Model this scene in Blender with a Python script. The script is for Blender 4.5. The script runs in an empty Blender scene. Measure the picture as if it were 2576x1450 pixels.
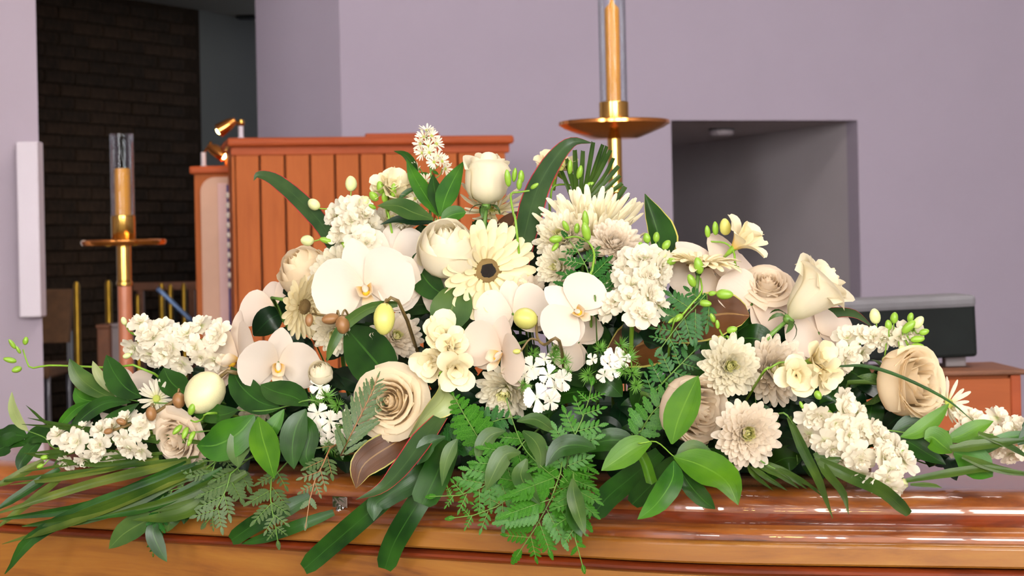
import bpy, math, random
from mathutils import Vector as V, Matrix as M
random.seed(11)
R = math.radians
pi = math.pi
# ------------------------------------------------------------------ camera
F = 5000.0            # focal length in pixels of the 2576 px frame
ROLL = R(1.2)
CAMZ = 1.19
HOR = 105.0           # horizon, pixels above the frame centre
sc = bpy.context.scene
col = sc.collection
cam_d = bpy.data.cameras.new('camera')
cam_d.sensor_width = 36.0
cam_d.lens = F * 36.0 / 2576
cam_d.shift_x = HOR * math.sin(ROLL) / 2576
cam_d.shift_y = -HOR * math.cos(ROLL) / 2576
cam_d.clip_start = 0.05
cam_d.clip_end = 100
cam_d.dof.use_dof = True
cam_d.dof.focus_distance = 2.42
cam_d.dof.aperture_fstop = 13.0
cam = bpy.data.objects.new('camera', cam_d)
col.objects.link(cam)
cam.matrix_world = M.Translation((0, 0, CAMZ)) @ M.Rotation(R(90), 4, 'X') @ M.Rotation(-ROLL, 4, 'Z')
sc.camera = cam

# ------------------------------------------------------------------ world, exposure
wd = bpy.data.worlds.new('world'); sc.world = wd
wd.use_nodes = True
wd.node_tree.nodes['Background'].inputs[0].default_value = (0.80, 0.88, 1.0, 1)
wd.node_tree.nodes['Background'].inputs[1].default_value = 0.6
sc.view_settings.view_transform = 'Standard'
sc.view_settings.look = 'None'
sc.view_settings.gamma = 1.0
sc.view_settings.use_curve_mapping = False
sc.view_settings.exposure = 0.46
cy = sc.cycles
cy.max_bounces = 6; cy.diffuse_bounces = 4; cy.glossy_bounces = 2; cy.transmission_bounces = 4; cy.transparent_max_bounces = 6
cy.caustics_reflective = False; cy.caustics_refractive = False; cy.adaptive_threshold = 0.08; cy.adaptive_min_samples = 16
WINDOW_POWER = 20.0      # emission of the panes behind the camera, reflected windows and added fill alike
FILL_POWER = 105.0      # base power of the unseen area fills added below the ceiling

def area(name, loc, rot, sx, sy, power, color):
    l = bpy.data.lights.new(name, 'AREA'); l.shape = 'RECTANGLE'; l.size = sx; l.size_y = sy
    l.energy = power; l.color = color
    o = bpy.data.objects.new(name, l); col.objects.link(o); o.location = loc; o.rotation_euler = rot
    return o
area('fill_nave', (-1.2, -1.6, 4.75), (R(-22), R(0), 0), 3.0, 2.2, FILL_POWER * .6, (1.0, 0.90, 0.76))  # added soft fill from above
area('fill_chancel', (1.6, 4.2, 4.85), (R(14), 0, 0), 3.2, 1.6, FILL_POWER * 1.15, (1.0, 0.92, 0.88))  # added fill that brightens the far wall, no real source

# ------------------------------------------------------------------ pixel -> world
def P(x, y, d):
    u, v = x - 1288.0, 725.0 - y
    u1 = u * math.cos(ROLL) + v * math.sin(ROLL)
    v1 = -u * math.sin(ROLL) + v * math.cos(ROLL)
    return V((u1 * d / F, d, CAMZ + (v1 - HOR) * d / F))
def axis_d(x): return 2.528 + .404 * (.309 - .0005 * (x - 1288))
def front_d(x): return 2.25 + (1740 - x) * .000264 if x < 1740 else 2.25 - (x - 1740) * .00011
def surf(x, y):
    yy = min(y, 1200)
    t = min(max((1200 - yy) / 850, 0), 1)
    e = 1 - .45 * ((x - 1300) / 1300) ** 2
    d = axis_d(x) - .25 * e * (1 - t) ** .8 - .02
    if y > 1200:
        k = min((y - 1200) / 110, 1)
        d = d * (1 - k) + (front_d(x) - .03) * k
    return d
def pt(x, y, k=0.0): return P(x, y, surf(x, y) - k)
def pxm(x, y, k=0.0): return (surf(x, y) - k) / F      # metres per pixel there
def vd(d): return V((d[0], -d[2], d[1])).normalized()    # (right, up, toward) -> world
def frame(loc, f, up=None, roll=0.0):
    z = f.normalized()
    u = up or V((0, 0, 1))
    x = u.cross(z)
    if x.length < 1e-3: x = V((0, 1, 0)).cross(z)
    x.normalize(); y = z.cross(x)
    m = M((x, y, z)).transposed().to_4x4()
    return M.Translation(loc) @ m @ M.Rotation(roll, 4, 'Z')

# ------------------------------------------------------------------ materials
def lin(c):
    r = []
    for v in c[:3]:
        v /= 255.0
        r.append(v / 12.92 if v <= .04045 else ((v + .055) / 1.055) ** 2.4)
    return (r[0], r[1], r[2], 1)
MATS = {}
def newmat(name):
    m = bpy.data.materials.new(name); m.use_nodes = True
    nt = m.node_tree; b = nt.nodes['Principled BSDF']
    MATS[name] = m
    return m, nt, b
def N(nt, t, **k):
    n = nt.nodes.new(t)
    for a, v in k.items(): setattr(n, a, v)
    return n
def ramp(nt, stops):
    r = N(nt, 'ShaderNodeValToRGB'); e = r.color_ramp.elements
    while len(e) < len(stops): e.new(.5)
    for q, (p, c) in zip(e, stops): q.position = p; q.color = c
    return r
def plain(name, c, rough=.5, metal=0, var=.06, scale=40, coat=0, bump=0, spec=.5):
    m, nt, b = newmat(name)
    b.inputs['Roughness'].default_value = rough; b.inputs['Metallic'].default_value = metal
    b.inputs['Coat Weight'].default_value = coat; b.inputs['Coat Roughness'].default_value = .08
    b.inputs['Specular IOR Level'].default_value = spec
    tc = N(nt, 'ShaderNodeTexCoord'); no = N(nt, 'ShaderNodeTexNoise')
    no.inputs['Scale'].default_value = scale; no.inputs['Detail'].default_value = 4
    nt.links.new(tc.outputs['Object'], no.inputs['Vector'])
    l = lin(c)
    r = ramp(nt, [(.3, tuple(v * (1 - var) for v in l[:3]) + (1,)), (.7, tuple(min(1, v * (1 + var)) for v in l[:3]) + (1,))])
    nt.links.new(no.outputs['Fac'], r.inputs['Fac']); nt.links.new(r.outputs['Color'], b.inputs['Base Color'])
    if bump:
        bp = N(nt, 'ShaderNodeBump'); bp.inputs['Strength'].default_value = bump; bp.inputs['Distance'].default_value = .002
        nt.links.new(no.outputs['Fac'], bp.inputs['Height']); nt.links.new(bp.outputs['Normal'], b.inputs['Normal'])
    return m
def petalmat(name, base, tip, mid=.45, trans=.22, rough=.55, vein=.35):
    """pigment runs from base (uv v=0) to tip; thin tissue lets light through"""
    tint = (.96, .942, .90) if name.startswith('orchid') else (.985, .978, .935)
    base = tuple(c * q for c, q in zip(base, tint)); tip = tuple(c * q for c, q in zip(tip, tint))
    m, nt, b = newmat(name)
    b.inputs['Roughness'].default_value = rough; b.inputs['Specular IOR Level'].default_value = .25
    uv = N(nt, 'ShaderNodeUVMap'); sp = N(nt, 'ShaderNodeSeparateXYZ'); nt.links.new(uv.outputs['UV'], sp.inputs[0])
    r = ramp(nt, [(0, lin(base)), (mid, lin(tip)), (1, lin(tip))]); nt.links.new(sp.outputs['Y'], r.inputs['Fac'])
    mp = N(nt, 'ShaderNodeMapping'); mp.inputs['Scale'].default_value = (22, 1.2, 1); nt.links.new(uv.outputs['UV'], mp.inputs['Vector'])
    no = N(nt, 'ShaderNodeTexNoise'); no.inputs['Scale'].default_value = 1.0; nt.links.new(mp.outputs[0], no.inputs['Vector'])
    bp = N(nt, 'ShaderNodeBump'); bp.inputs['Strength'].default_value = vein; bp.inputs['Distance'].default_value = .0006
    nt.links.new(no.outputs['Fac'], bp.inputs['Height']); nt.links.new(bp.outputs['Normal'], b.inputs['Normal'])
    nt.links.new(r.outputs['Color'], b.inputs['Base Color'])
    tr = N(nt, 'ShaderNodeBsdfTranslucent'); nt.links.new(r.outputs['Color'], tr.inputs['Color'])
    mx = N(nt, 'ShaderNodeMixShader'); mx.inputs[0].default_value = trans
    nt.links.new(b.outputs[0], mx.inputs[1]); nt.links.new(tr.outputs[0], mx.inputs[2])
    nt.links.new(mx.outputs[0], nt.nodes['Material Output'].inputs['Surface'])
    return m
def leafmat(name, c, c2, rough=.34, rib=None, trans=.12, veins=26, coat=0.0):
    m, nt, b = newmat(name)
    b.inputs['Roughness'].default_value = rough; b.inputs['Specular IOR Level'].default_value = .32
    b.inputs['Coat Weight'].default_value = coat * .5; b.inputs['Coat Roughness'].default_value = .25
    uv = N(nt, 'ShaderNodeUVMap'); sp = N(nt, 'ShaderNodeSeparateXYZ'); nt.links.new(uv.outputs['UV'], sp.inputs[0])
    tc = N(nt, 'ShaderNodeTexCoord'); no = N(nt, 'ShaderNodeTexNoise'); no.inputs['Scale'].default_value = 22
    nt.links.new(tc.outputs['Object'], no.inputs['Vector'])
    r = ramp(nt, [(.32, lin(c)), (.68, lin(c2))]); nt.links.new(no.outputs['Fac'], r.inputs['Fac'])
    # midrib: |u-.5| small
    sb = N(nt, 'ShaderNodeMath', operation='SUBTRACT'); sb.inputs[1].default_value = .5; nt.links.new(sp.outputs['X'], sb.inputs[0])
    ab = N(nt, 'ShaderNodeMath', operation='ABSOLUTE'); nt.links.new(sb.outputs[0], ab.inputs[0])
    lt = N(nt, 'ShaderNodeMath', operation='LESS_THAN'); lt.inputs[1].default_value = .022; nt.links.new(ab.outputs[0], lt.inputs[0])
    mixc = N(nt, 'ShaderNodeMix', data_type='RGBA'); nt.links.new(lt.outputs[0], mixc.inputs[0])
    nt.links.new(r.outputs['Color'], mixc.inputs[6]); mixc.inputs[7].default_value = lin(rib or c2)
    nt.links.new(mixc.outputs[2], b.inputs['Base Color'])
    mp = N(nt, 'ShaderNodeMapping'); mp.inputs['Scale'].default_value = (veins, .8, 1); nt.links.new(uv.outputs['UV'], mp.inputs['Vector'])
    n2 = N(nt, 'ShaderNodeTexNoise'); n2.inputs['Scale'].default_value = 1; nt.links.new(mp.outputs[0], n2.inputs['Vector'])
    bp = N(nt, 'ShaderNodeBump'); bp.inputs['Strength'].default_value = .3; bp.inputs['Distance'].default_value = .0006
    nt.links.new(n2.outputs['Fac'], bp.inputs['Height']); nt.links.new(bp.outputs['Normal'], b.inputs['Normal'])
    tr = N(nt, 'ShaderNodeBsdfTranslucent'); nt.links.new(mixc.outputs[2], tr.inputs['Color'])
    mx = N(nt, 'ShaderNodeMixShader'); mx.inputs[0].default_value = trans
    nt.links.new(b.outputs[0], mx.inputs[1]); nt.links.new(tr.outputs[0], mx.inputs[2])
    nt.links.new(mx.outputs[0], nt.nodes['Material Output'].inputs['Surface'])
    return m
def woodmat(name, stops, rough=.4, coat=1.0, rot=0.0, scale=(1.0, 9, 22), dist=2.0, coat_r=.02, spec=.5):
    m, nt, b = newmat(name)
    b.inputs['Roughness'].default_value = rough; b.inputs['Coat Weight'].default_value = coat
    b.inputs['Coat Roughness'].default_value = coat_r; b.inputs['Specular IOR Level'].default_value = spec
    tc = N(nt, 'ShaderNodeTexCoord'); m0 = N(nt, 'ShaderNodeMapping'); m0.inputs['Rotation'].default_value = (0, 0, rot)
    mp = N(nt, 'ShaderNodeMapping'); mp.inputs['Scale'].default_value = scale
    nt.links.new(tc.outputs['Object'], m0.inputs['Vector']); nt.links.new(m0.outputs[0], mp.inputs['Vector'])
    no = N(nt, 'ShaderNodeTexNoise'); no.inputs['Scale'].default_value = 3.0; no.inputs['Detail'].default_value = 7
    no.inputs['Roughness'].default_value = .62; no.inputs['Distortion'].default_value = dist
    nt.links.new(mp.outputs[0], no.inputs['Vector'])
    r = ramp(nt, [(p, lin(c)) for p, c in stops]); nt.links.new(no.outputs['Fac'], r.inputs['Fac'])
    nt.links.new(r.outputs['Color'], b.inputs['Base Color'])
    bp = N(nt, 'ShaderNodeBump'); bp.inputs['Strength'].default_value = .012
    nt.links.new(no.outputs['Fac'], bp.inputs['Height']); nt.links.new(bp.outputs['Normal'], b.inputs['Normal'])
    return m
def emit(name, c, s):
    m, nt, b = newmat(name)
    b.inputs['Base Color'].default_value = lin(c); b.inputs['Emission Color'].default_value = lin(c)
    b.inputs['Emission Strength'].default_value = s
    return m
def glassmat(name):
    m, nt, b = newmat(name)
    t = N(nt, 'ShaderNodeBsdfTransparent'); t.inputs[0].default_value = (.95, .97, .98, 1)
    g = N(nt, 'ShaderNodeBsdfGlossy'); g.inputs['Roughness'].default_value = .03
    lw = N(nt, 'ShaderNodeLayerWeight'); lw.inputs[0].default_value = .22
    mx = N(nt, 'ShaderNodeMixShader'); nt.links.new(lw.outputs['Facing'], mx.inputs[0])
    nt.links.new(t.outputs[0], mx.inputs[1]); nt.links.new(g.outputs[0], mx.inputs[2])
    nt.links.new(mx.outputs[0], nt.nodes['Material Output'].inputs['Surface'])
    return m

# petals
petalmat('rose_white', (232, 226, 192), (246, 238, 220), trans=.38)
petalmat('rose_cream', (248, 224, 190), (250, 234, 210), trans=.5)
petalmat('rose_blush', (248, 226, 204), (250, 236, 222), trans=.5)
petalmat('orchid_white', (240, 228, 214), (243, 234, 228), vein=.25, trans=.3)
petalmat('orchid_blush', (236, 218, 202), (243, 229, 220), vein=.25, trans=.3)
petalmat('orchid_lip', (232, 184, 40), (246, 236, 222), mid=.7)
petalmat('orchid_core', (228, 150, 30), (240, 200, 60))
petalmat('mum_inner', (214, 224, 110), (248, 246, 200), mid=.8, trans=.45)
petalmat('mum_white', (236, 234, 180), (248, 243, 232), mid=.38, trans=.5)
petalmat('mum_pink', (240, 228, 196), (248, 238, 230), mid=.4, trans=.5)
petalmat('mum_cream', (236, 226, 160), (245, 237, 214), mid=.5)
petalmat('gerbera_cream', (236, 222, 160), (244, 232, 198), mid=.35)
petalmat('stock_white', (214, 220, 170), (246, 240, 230), mid=.35, trans=.4)
petalmat('freesia_cream', (236, 196, 70), (246, 236, 208), mid=.42)
petalmat('dianthus_white', (226, 226, 205), (246, 241, 236), mid=.3)
petalmat('aster_white', (232, 228, 180), (246, 240, 226), mid=.3)
# greens
leafmat('leaf_deep', (20, 52, 10), (38, 78, 18), rib=(52, 94, 28), coat=.2)
leafmat('leaf_mid', (34, 82, 16), (62, 114, 24), rib=(76, 124, 38), coat=.15)
leafmat('leaf_bright', (56, 104, 10), (84, 132, 18), rib=(92, 138, 32), trans=.2)
leafmat('leaf_pale', (136, 152, 92), (170, 178, 122), rib=(150, 160, 100), trans=.2)
leafmat('leaf_grey', (48, 80, 32), (78, 104, 46), rib=(88, 112, 54))
leafmat('leaf_dark', (9, 30, 13), (18, 50, 22), rib=(24, 60, 26))
leafmat('leaf_palm', (34, 62, 16), (68, 92, 26), rib=(56, 82, 26), veins=14)
leafmat('leaf_olive', (60, 80, 24), (98, 110, 40), rib=(76, 94, 34), veins=14)
leafmat('leaf_cordyline', (40, 66, 34), (62, 88, 46), rib=(58, 84, 44), veins=30)
leafmat('leaf_strap', (20, 54, 14), (42, 84, 22), rib=(46, 86, 28), veins=20)
leafmat('red_edge', (150, 30, 44), (186, 52, 62))
leafmat('gold_edge', (176, 166, 78), (196, 186, 96))
leafmat('leaf_brown', (70, 40, 16), (104, 62, 26), rib=(140, 104, 58), rough=.42)
leafmat('fern_green', (38, 96, 18), (70, 130, 30), rib=(84, 136, 46), trans=.18)
leafmat('fern_deep', (24, 74, 20), (42, 102, 30), rib=(60, 120, 50), trans=.12)
leafmat('fern_brown', (70, 84, 40), (120, 84, 46), rib=(130, 80, 46))
plain('stem_green', (96, 134, 54), .45, scale=60)
plain('stem_lime', (122, 164, 48), .4, scale=60)
plain('stem_brown', (112, 92, 52), .45, scale=90, var=.25)
plain('bud_green', (132, 172, 52), .38, scale=70, var=.12)
plain('bud_pale', (206, 212, 150), .42, scale=60, var=.1)
plain('bud_orchid', (200, 196, 104), .4, scale=50, var=.1)
plain('bud_cream', (222, 214, 166), .42, scale=50, var=.08)
leafmat('fern_grey', (58, 88, 48), (92, 112, 66), rib=(110, 110, 70), trans=.15)
plain('bud_brown', (146, 104, 62), .42, scale=70, var=.2)
plain('disk_black', (26, 16, 12), .8, scale=300, var=.4, bump=.6)
plain('disk_tan', (176, 144, 88), .8, scale=400, var=.4, bump=.8)
plain('disk_lime', (196, 206, 92), .7, scale=400, var=.2, bump=.6)
plain('bract_green', (96, 146, 52), .5, scale=80, var=.2)
plain('foam_green', (24, 50, 28), .95, scale=200, bump=.5)
# room
plain('wall_lilac', (167, 156, 171), .85, var=.015, scale=3, spec=.2)
plain('wall_pier', (170, 157, 168), .85, var=.015, scale=3, spec=.2)
plain('wall_grey', (112, 114, 110), .85, var=.03, scale=3, spec=.2)
plain('wall_niche', (188, 180, 184), .85, var=.03, scale=3, spec=.2)
plain('ceiling_white', (196, 190, 184), .9, var=.02, scale=2, spec=.2)
plain('ceiling_alcove', (150, 148, 138), .9, var=.02, scale=2, spec=.2)
plain('carpet', (112, 98, 82), .95, var=.15, scale=80, spec=.1)
plain('brick_brown', (54, 40, 28), .9, var=.3, scale=30, bump=.5, spec=.2)
plain('brick_dark', (46, 35, 25), .9, var=.3, scale=30, bump=.5, spec=.2)
plain('mortar', (44, 34, 25), .95, var=.2, scale=40, spec=.1)
plain('white_paint', (206, 196, 204), .6, var=.02, scale=5)
plain('window_frame', (120, 92, 64), .5, var=.1, scale=12)
plain('black_cloth', (14, 20, 19), .8, var=.3, scale=12, spec=.3)
plain('grey_cloth', (110, 108, 112), .8, var=.1, scale=12)
plain('blue_steel', (120, 150, 196), .35, metal=.3)
plain('grey_steel', (126, 126, 132), .35, metal=.7)
plain('brass', (224, 180, 92), .16, metal=1, var=.05, scale=8)
plain('brass_old', (178, 140, 50), .3, metal=.9, var=.15, scale=14)
plain('copper', (238, 160, 84), .16, metal=1, var=.06, scale=8)
plain('pole_wood', (186, 112, 76), .3, var=.1, scale=14, coat=.5)
plain('chrome', (226, 226, 230), .06, metal=1, var=.01)
plain('wax', (226, 150, 42), .42, var=.05, scale=14)
plain('wick', (60, 48, 36), .9)
plain('panel_pink', (204, 158, 132), .55, var=.05, scale=6)
plain('panel_strip', (214, 172, 168), .55, var=.05, scale=6)
plain('panel_blue', (66, 66, 128), .6, var=.1, scale=10)
plain('knob_ivory', (226, 214, 200), .3)
plain('chair_brown', (96, 66, 40), .8, var=.2, scale=30)
plain('box_brown', (110, 66, 40), .6, var=.15, scale=20)
plain('box_grey', (128, 116, 116), .6, var=.05, scale=20)
plain('groove_dark', (64, 26, 14), .7, var=.1, scale=12)
glassmat('glass')
emit('daylight', (250, 250, 248), WINDOW_POWER)  # glows in the reflected windows and in the added fill ones
emit('bulb_warm', (255, 206, 120), 60)
AX = R(-22)
woodmat('coffin_lid', [(.30, (54, 18, 4)), (.40, (108, 48, 10)), (.52, (140, 74, 18)), (.70, (160, 94, 28))], rot=-AX, scale=(.7, 5, 9), dist=1.4)
woodmat('coffin_body', [(.28, (78, 34, 8)), (.37, (124, 72, 18)), (.5, (142, 88, 24)), (.7, (156, 104, 34))], rot=-AX, scale=(.6, 4, 6), dist=1.6)
woodmat('coffin_bead', [(.3, (70, 20, 3)), (.6, (122, 46, 8))], rot=-AX, scale=(.8, 6, 12))
woodmat('organ_wood', [(.2, (158, 80, 34)), (.6, (182, 98, 46)), (.9, (192, 112, 56))], rough=.6, coat=0, scale=(10, 10, .8), dist=.6, spec=.2)
woodmat('organ_trim', [(.2, (152, 66, 28)), (.8, (178, 84, 40))], rough=.55, coat=0, scale=(1, 10, 10), dist=.6, spec=.25)
woodmat('cabinet_wood', [(.2, (152, 74, 28)), (.8, (176, 90, 40))], rough=.55, coat=0, scale=(1, 8, 8), dist=.6, spec=.25)

# ------------------------------------------------------------------ mesh helpers
CACHE = {}
def mesh(name, verts, faces, mat, uvs=None, smooth=True, mids=None, mats=None, sharp=None):
    me = bpy.data.meshes.new(name)
    me.from_pydata([tuple(v) for v in verts], [], faces)
    for mm in (mats or [mat]): me.materials.append(MATS[mm])
    if uvs:
        l = me.uv_layers.new(name='UVMap')
        vi = [0] * len(me.loops); me.loops.foreach_get('vertex_index', vi)
        fl = []
        for i in vi: fl += [uvs[i][0], uvs[i][1]]
        l.data.foreach_set('uv', fl)
    if smooth: me.polygons.foreach_set('use_smooth', [True] * len(me.polygons))
    if mids: me.polygons.foreach_set('material_index', mids)
    if sharp is not None: me.set_sharp_from_angle(angle=R(sharp))
    me.update()
    return me
def obj(name, me, parent=None, local=None):
    o = bpy.data.objects.new(name, me); col.objects.link(o)
    if parent is not None: o.parent = parent
    if local is not None: o.matrix_basis = local
    return o
def tag(o, label=None, cat=None, group=None, kind=None):
    if label: o['label'] = label
    if cat: o['category'] = cat
    if group: o['group'] = group
    if kind: o['kind'] = kind
    return o
def thing(name, label, cat, mw, group=None):
    o = bpy.data.objects.new(name, None); col.objects.link(o); o.matrix_world = mw; o.empty_display_size = .02
    return tag(o, label, cat, group)
def wpart(name, me, parent, minv):
    """mesh given in world coordinates -> child of a thing whose inverse matrix is minv"""
    me.transform(minv); return obj(name, me, parent)
def interp(pts, t):
    for (a, x), (b, y) in zip(pts, pts[1:]):
        if t <= b:
            k = (t - a) / (b - a) if b > a else 0
            return x + (y - x) * k
    return pts[-1][1]
def grid_faces(nu, nv):
    return [(i * (nv + 1) + j, (i + 1) * (nv + 1) + j, (i + 1) * (nv + 1) + j + 1, i * (nv + 1) + j + 1) for i in range(nu) for j in range(nv)]
def sheet(name, nu, nv, fn, mat, ts=None):
    vs, uv = [], []
    for i in range(nu + 1):
        t = ts[i] if ts else i / nu
        for j in range(nv + 1):
            s = -1 + 2 * j / nv
            vs.append(fn(t, s)); uv.append((.5 + .5 * s, t))
    return mesh(name, vs, grid_faces(nu, nv), mat, uv)
def tips(n, p=1.6): return [1 - (1 - i / n) ** p for i in range(n + 1)]
def petal(key, mat, L=1, W=.3, prof=None, cup=.2, phi=(0, 20), ruf=0.0, nu=6, nv=4, seed=0, notch=0.0, name='petal', twist=0):
    k = ('petal', key, mat)
    if k in CACHE: return CACHE[k]
    rnd = random.Random(seed); ph = rnd.random() * 6; ph2 = rnd.random() * 6
    prof = prof or [(0, .3), (.3, .75), (.65, 1), (.88, .8), (1, .25)]
    tl = tips(nu)
    cs = {}; x = z = 0; pt_ = 0
    n = 40
    for i in range(n + 1):
        t = i / n; a = R(phi[0] + (phi[1] - phi[0]) * t)
        if i: x += math.cos(a) * L / n; z += math.sin(a) * L / n
        cs[i] = (x, z, a)
    def fn(t, s):
        f = t * n; i = min(int(f), n - 1); q = f - i
        cx = cs[i][0] * (1 - q) + cs[i + 1][0] * q; cz = cs[i][1] * (1 - q) + cs[i + 1][1] * q; a = cs[i][2]
        w = W / 2 * interp(prof, t)
        h = cup * w * s * s + ruf * t * t * math.sin(s * 4.3 + ph + t * 3) * (abs(s) * .6 + .4)
        h += twist * s * t * w
        back = -notch * L * t ** 4 * (1 - abs(s)) ** 1.5
        back -= .0
        return (cx - math.sin(a) * h + back * math.cos(a), s * w, cz + math.cos(a) * h + back * math.sin(a))
    me = sheet(name, nu, nv, fn, mat, tl)
    CACHE[k] = me
    return me
def ellipsoid(key, mat, rx=1, ry=1, rz=1, nu=8, nv=10, point=0.0, name='bud'):
    """axis +Z from 0 to 2 rz; point>0 narrows the tip"""
    k = ('ell', key, mat)
    if k in CACHE: return CACHE[k]
    vs, uv = [], []
    for i in range(nu + 1):
        a = pi * i / nu
        for j in range(nv):
            b = 2 * pi * j / nv
            rr = math.sin(a) * (1 - point * (i / nu) ** 1.5) + 1e-4
            lob = 1 + .07 * math.cos(3 * b)
            vs.append((rx * rr * lob * math.cos(b), ry * rr * lob * math.sin(b), rz * (1 - math.cos(a)))); uv.append((j / nv, i / nu))
    fs = [(i * nv + j, i * nv + (j + 1) % nv, (i + 1) * nv + (j + 1) % nv, (i + 1) * nv + j) for i in range(nu) for j in range(nv)]
    me = mesh(name, vs, fs, mat, uv); CACHE[k] = me
    return me
def catmull(pts, n):
    if len(pts) == 2: pts = [pts[0], (pts[0] + pts[1]) / 2, pts[1]]
    q = [pts[0] * 2 - pts[1]] + list(pts) + [pts[-1] * 2 - pts[-2]]
    m = len(pts) - 1; out = []
    for i in range(n + 1):
        f = i / n * m; s = min(int(f), m - 1); t = f - s
        a, b, c, d = q[s], q[s + 1], q[s + 2], q[s + 3]
        out.append(.5 * ((2 * b) + (c - a) * t + (2 * a - 5 * b + 4 * c - d) * t * t + (3 * b - a - 3 * c + d) * t ** 3))
    return out
def tube(name, pts, r0, r1, mat, n=8, m=6, cap=True):
    c = catmull(pts, n); vs = []; fs = []
    up = V((.13, -.7, .7))
    for i, p in enumerate(c):
        T = (c[min(i + 1, n)] - c[max(i - 1, 0)]).normalized()
        a = T.cross(up).normalized(); b = T.cross(a)
        r = r0 + (r1 - r0) * i / n
        for j in range(m):
            w = 2 * pi * j / m; vs.append(p + (a * math.cos(w) + b * math.sin(w)) * r)
    for i in range(n):
        for j in range(m): fs.append((i * m + j, i * m + (j + 1) % m, (i + 1) * m + (j + 1) % m, (i + 1) * m + j))
    if cap: fs.append(tuple(range(m - 1, -1, -1))); fs.append(tuple(n * m + j for j in range(m)))
    return mesh(name, vs, fs, mat)
def tubes(name, lst, mat, n=6, m=5):
    vs, fs = [], []
    up = V((.13, -.7, .7))
    for pts, r0, r1 in lst:
        c = catmull(pts, n); o = len(vs)
        for i, p in enumerate(c):
            T = (c[min(i + 1, n)] - c[max(i - 1, 0)]).normalized()
            a = T.cross(up).normalized(); b = T.cross(a); r = r0 + (r1 - r0) * i / n
            for j in range(m):
                w = 2 * pi * j / m; vs.append(p + (a * math.cos(w) + b * math.sin(w)) * r)
        for i in range(n):
            for j in range(m): fs.append((o + i * m + j, o + i * m + (j + 1) % m, o + (i + 1) * m + (j + 1) % m, o + (i + 1) * m + j))
    return mesh(name, vs, fs, mat)
PROF = {
    'leaf': [(0, .06), (.08, .34), (.2, .72), (.38, .97), (.5, 1), (.68, .86), (.84, .52), (.94, .22), (1, .0)],
    'lance': [(0, .12), (.12, .45), (.3, .9), (.45, 1), (.65, .82), (.85, .42), (1, .0)],
    'strap': [(0, .5), (.15, .8), (.4, 1), (.7, .85), (.88, .5), (1, .0)],
    'cut': [(0, .55), (.2, .9), (.6, 1), (.9, .9), (.97, .8), (1, .55)],
    'blade': [(0, .5), (.3, 1), (.7, .8), (1, .06)],
    'oval': [(0, .1), (.06, .38), (.18, .76), (.4, 1), (.6, 1), (.8, .78), (.93, .45), (1, .05)],
}
def ribbon(name, c3, w, prof, mat, roll=0.0, fold=.18, n=12, cols=None, edge=None, hint=None, wave=0.0, roll1=None):
    """leaf blade along the 3D points c3, w = full width in metres"""
    cols = cols or ([-1, -.5, 0, .5, 1] if not edge else [-1, -.92, -.45, 0, .45, .92, 1])
    c = catmull(c3, n); vs, uv = [], []
    hint = (hint or V((0, -1, .35))).normalized()
    pr = PROF[prof] if isinstance(prof, str) else prof
    if roll1 is None: roll1 = roll
    for i, p in enumerate(c):
        t = i / n
        T = (c[min(i + 1, n)] - c[max(i - 1, 0)]).normalized()
        side = T.cross(hint)
        if side.length < .05: side = T.cross(V((.3, 0, 1)))
        side.normalize(); nor = side.cross(T).normalized()
        rr = R(roll + (roll1 - roll) * t)
        sd = side * math.cos(rr) + nor * math.sin(rr); nn = nor * math.cos(rr) - side * math.sin(rr)
        h = w / 2 * interp(pr, t)
        for s in cols:
            vs.append(p + sd * (s * h) + nn * (fold * h * abs(s) + wave * w * math.sin(t * 9 + s * 2) * abs(s)))
            uv.append((.5 + .5 * s, t))
    k = len(cols) - 1
    fs = grid_faces(n, k)
    mids = None; mats = [mat]
    if edge:
        mats = [mat, edge]; mids = [1 if j in (0, k - 1) else 0 for i in range(n) for j in range(k)]
    return mesh(name, vs, fs, mat, uv, mids=mids, mats=mats)
def box(name, x0, x1, y0, y1, z0, z1, mat, bev=0.0, parent=None, local=None):
    b = min(bev, (x1 - x0) / 2.01, (y1 - y0) / 2.01, (z1 - z0) / 2.01)
    if b <= 0:
        vs = [(x, y, z) for x in (x0, x1) for y in (y0, y1) for z in (z0, z1)]
        fs = [(0, 1, 3, 2), (4, 6, 7, 5), (0, 4, 5, 1), (2, 3, 7, 6), (0, 2, 6, 4), (1, 5, 7, 3)]
        me = mesh(name, vs, fs, mat, smooth=False)
    else:
        import bmesh
        bm = bmesh.new(); bmesh.ops.create_cube(bm, size=1)
        for v in bm.verts:
            v.co = V((x0 if v.co.x < 0 else x1, y0 if v.co.y < 0 else y1, z0 if v.co.z < 0 else z1))
        bmesh.ops.bevel(bm, geom=bm.edges[:], offset=b, segments=2, affect='EDGES', profile=.5)
        me = bpy.data.meshes.new(name); bm.to_mesh(me); bm.free(); me.materials.append(MATS[mat])
    return obj(name, me, parent, local)
def lathe(name, prof, mat, n=32, parent=None, local=None, sharp=35):
    vs, fs = [], []
    for r, z in prof:
        for j in range(n):
            a = 2 * pi * j / n; vs.append((r * math.cos(a), r * math.sin(a), z))
    for i in range(len(prof) - 1):
        for j in range(n): fs.append((i * n + j, i * n + (j + 1) % n, (i + 1) * n + (j + 1) % n, (i + 1) * n + j))
    return obj(name, mesh(name, vs, fs, mat, sharp=sharp), parent, local)
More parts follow.
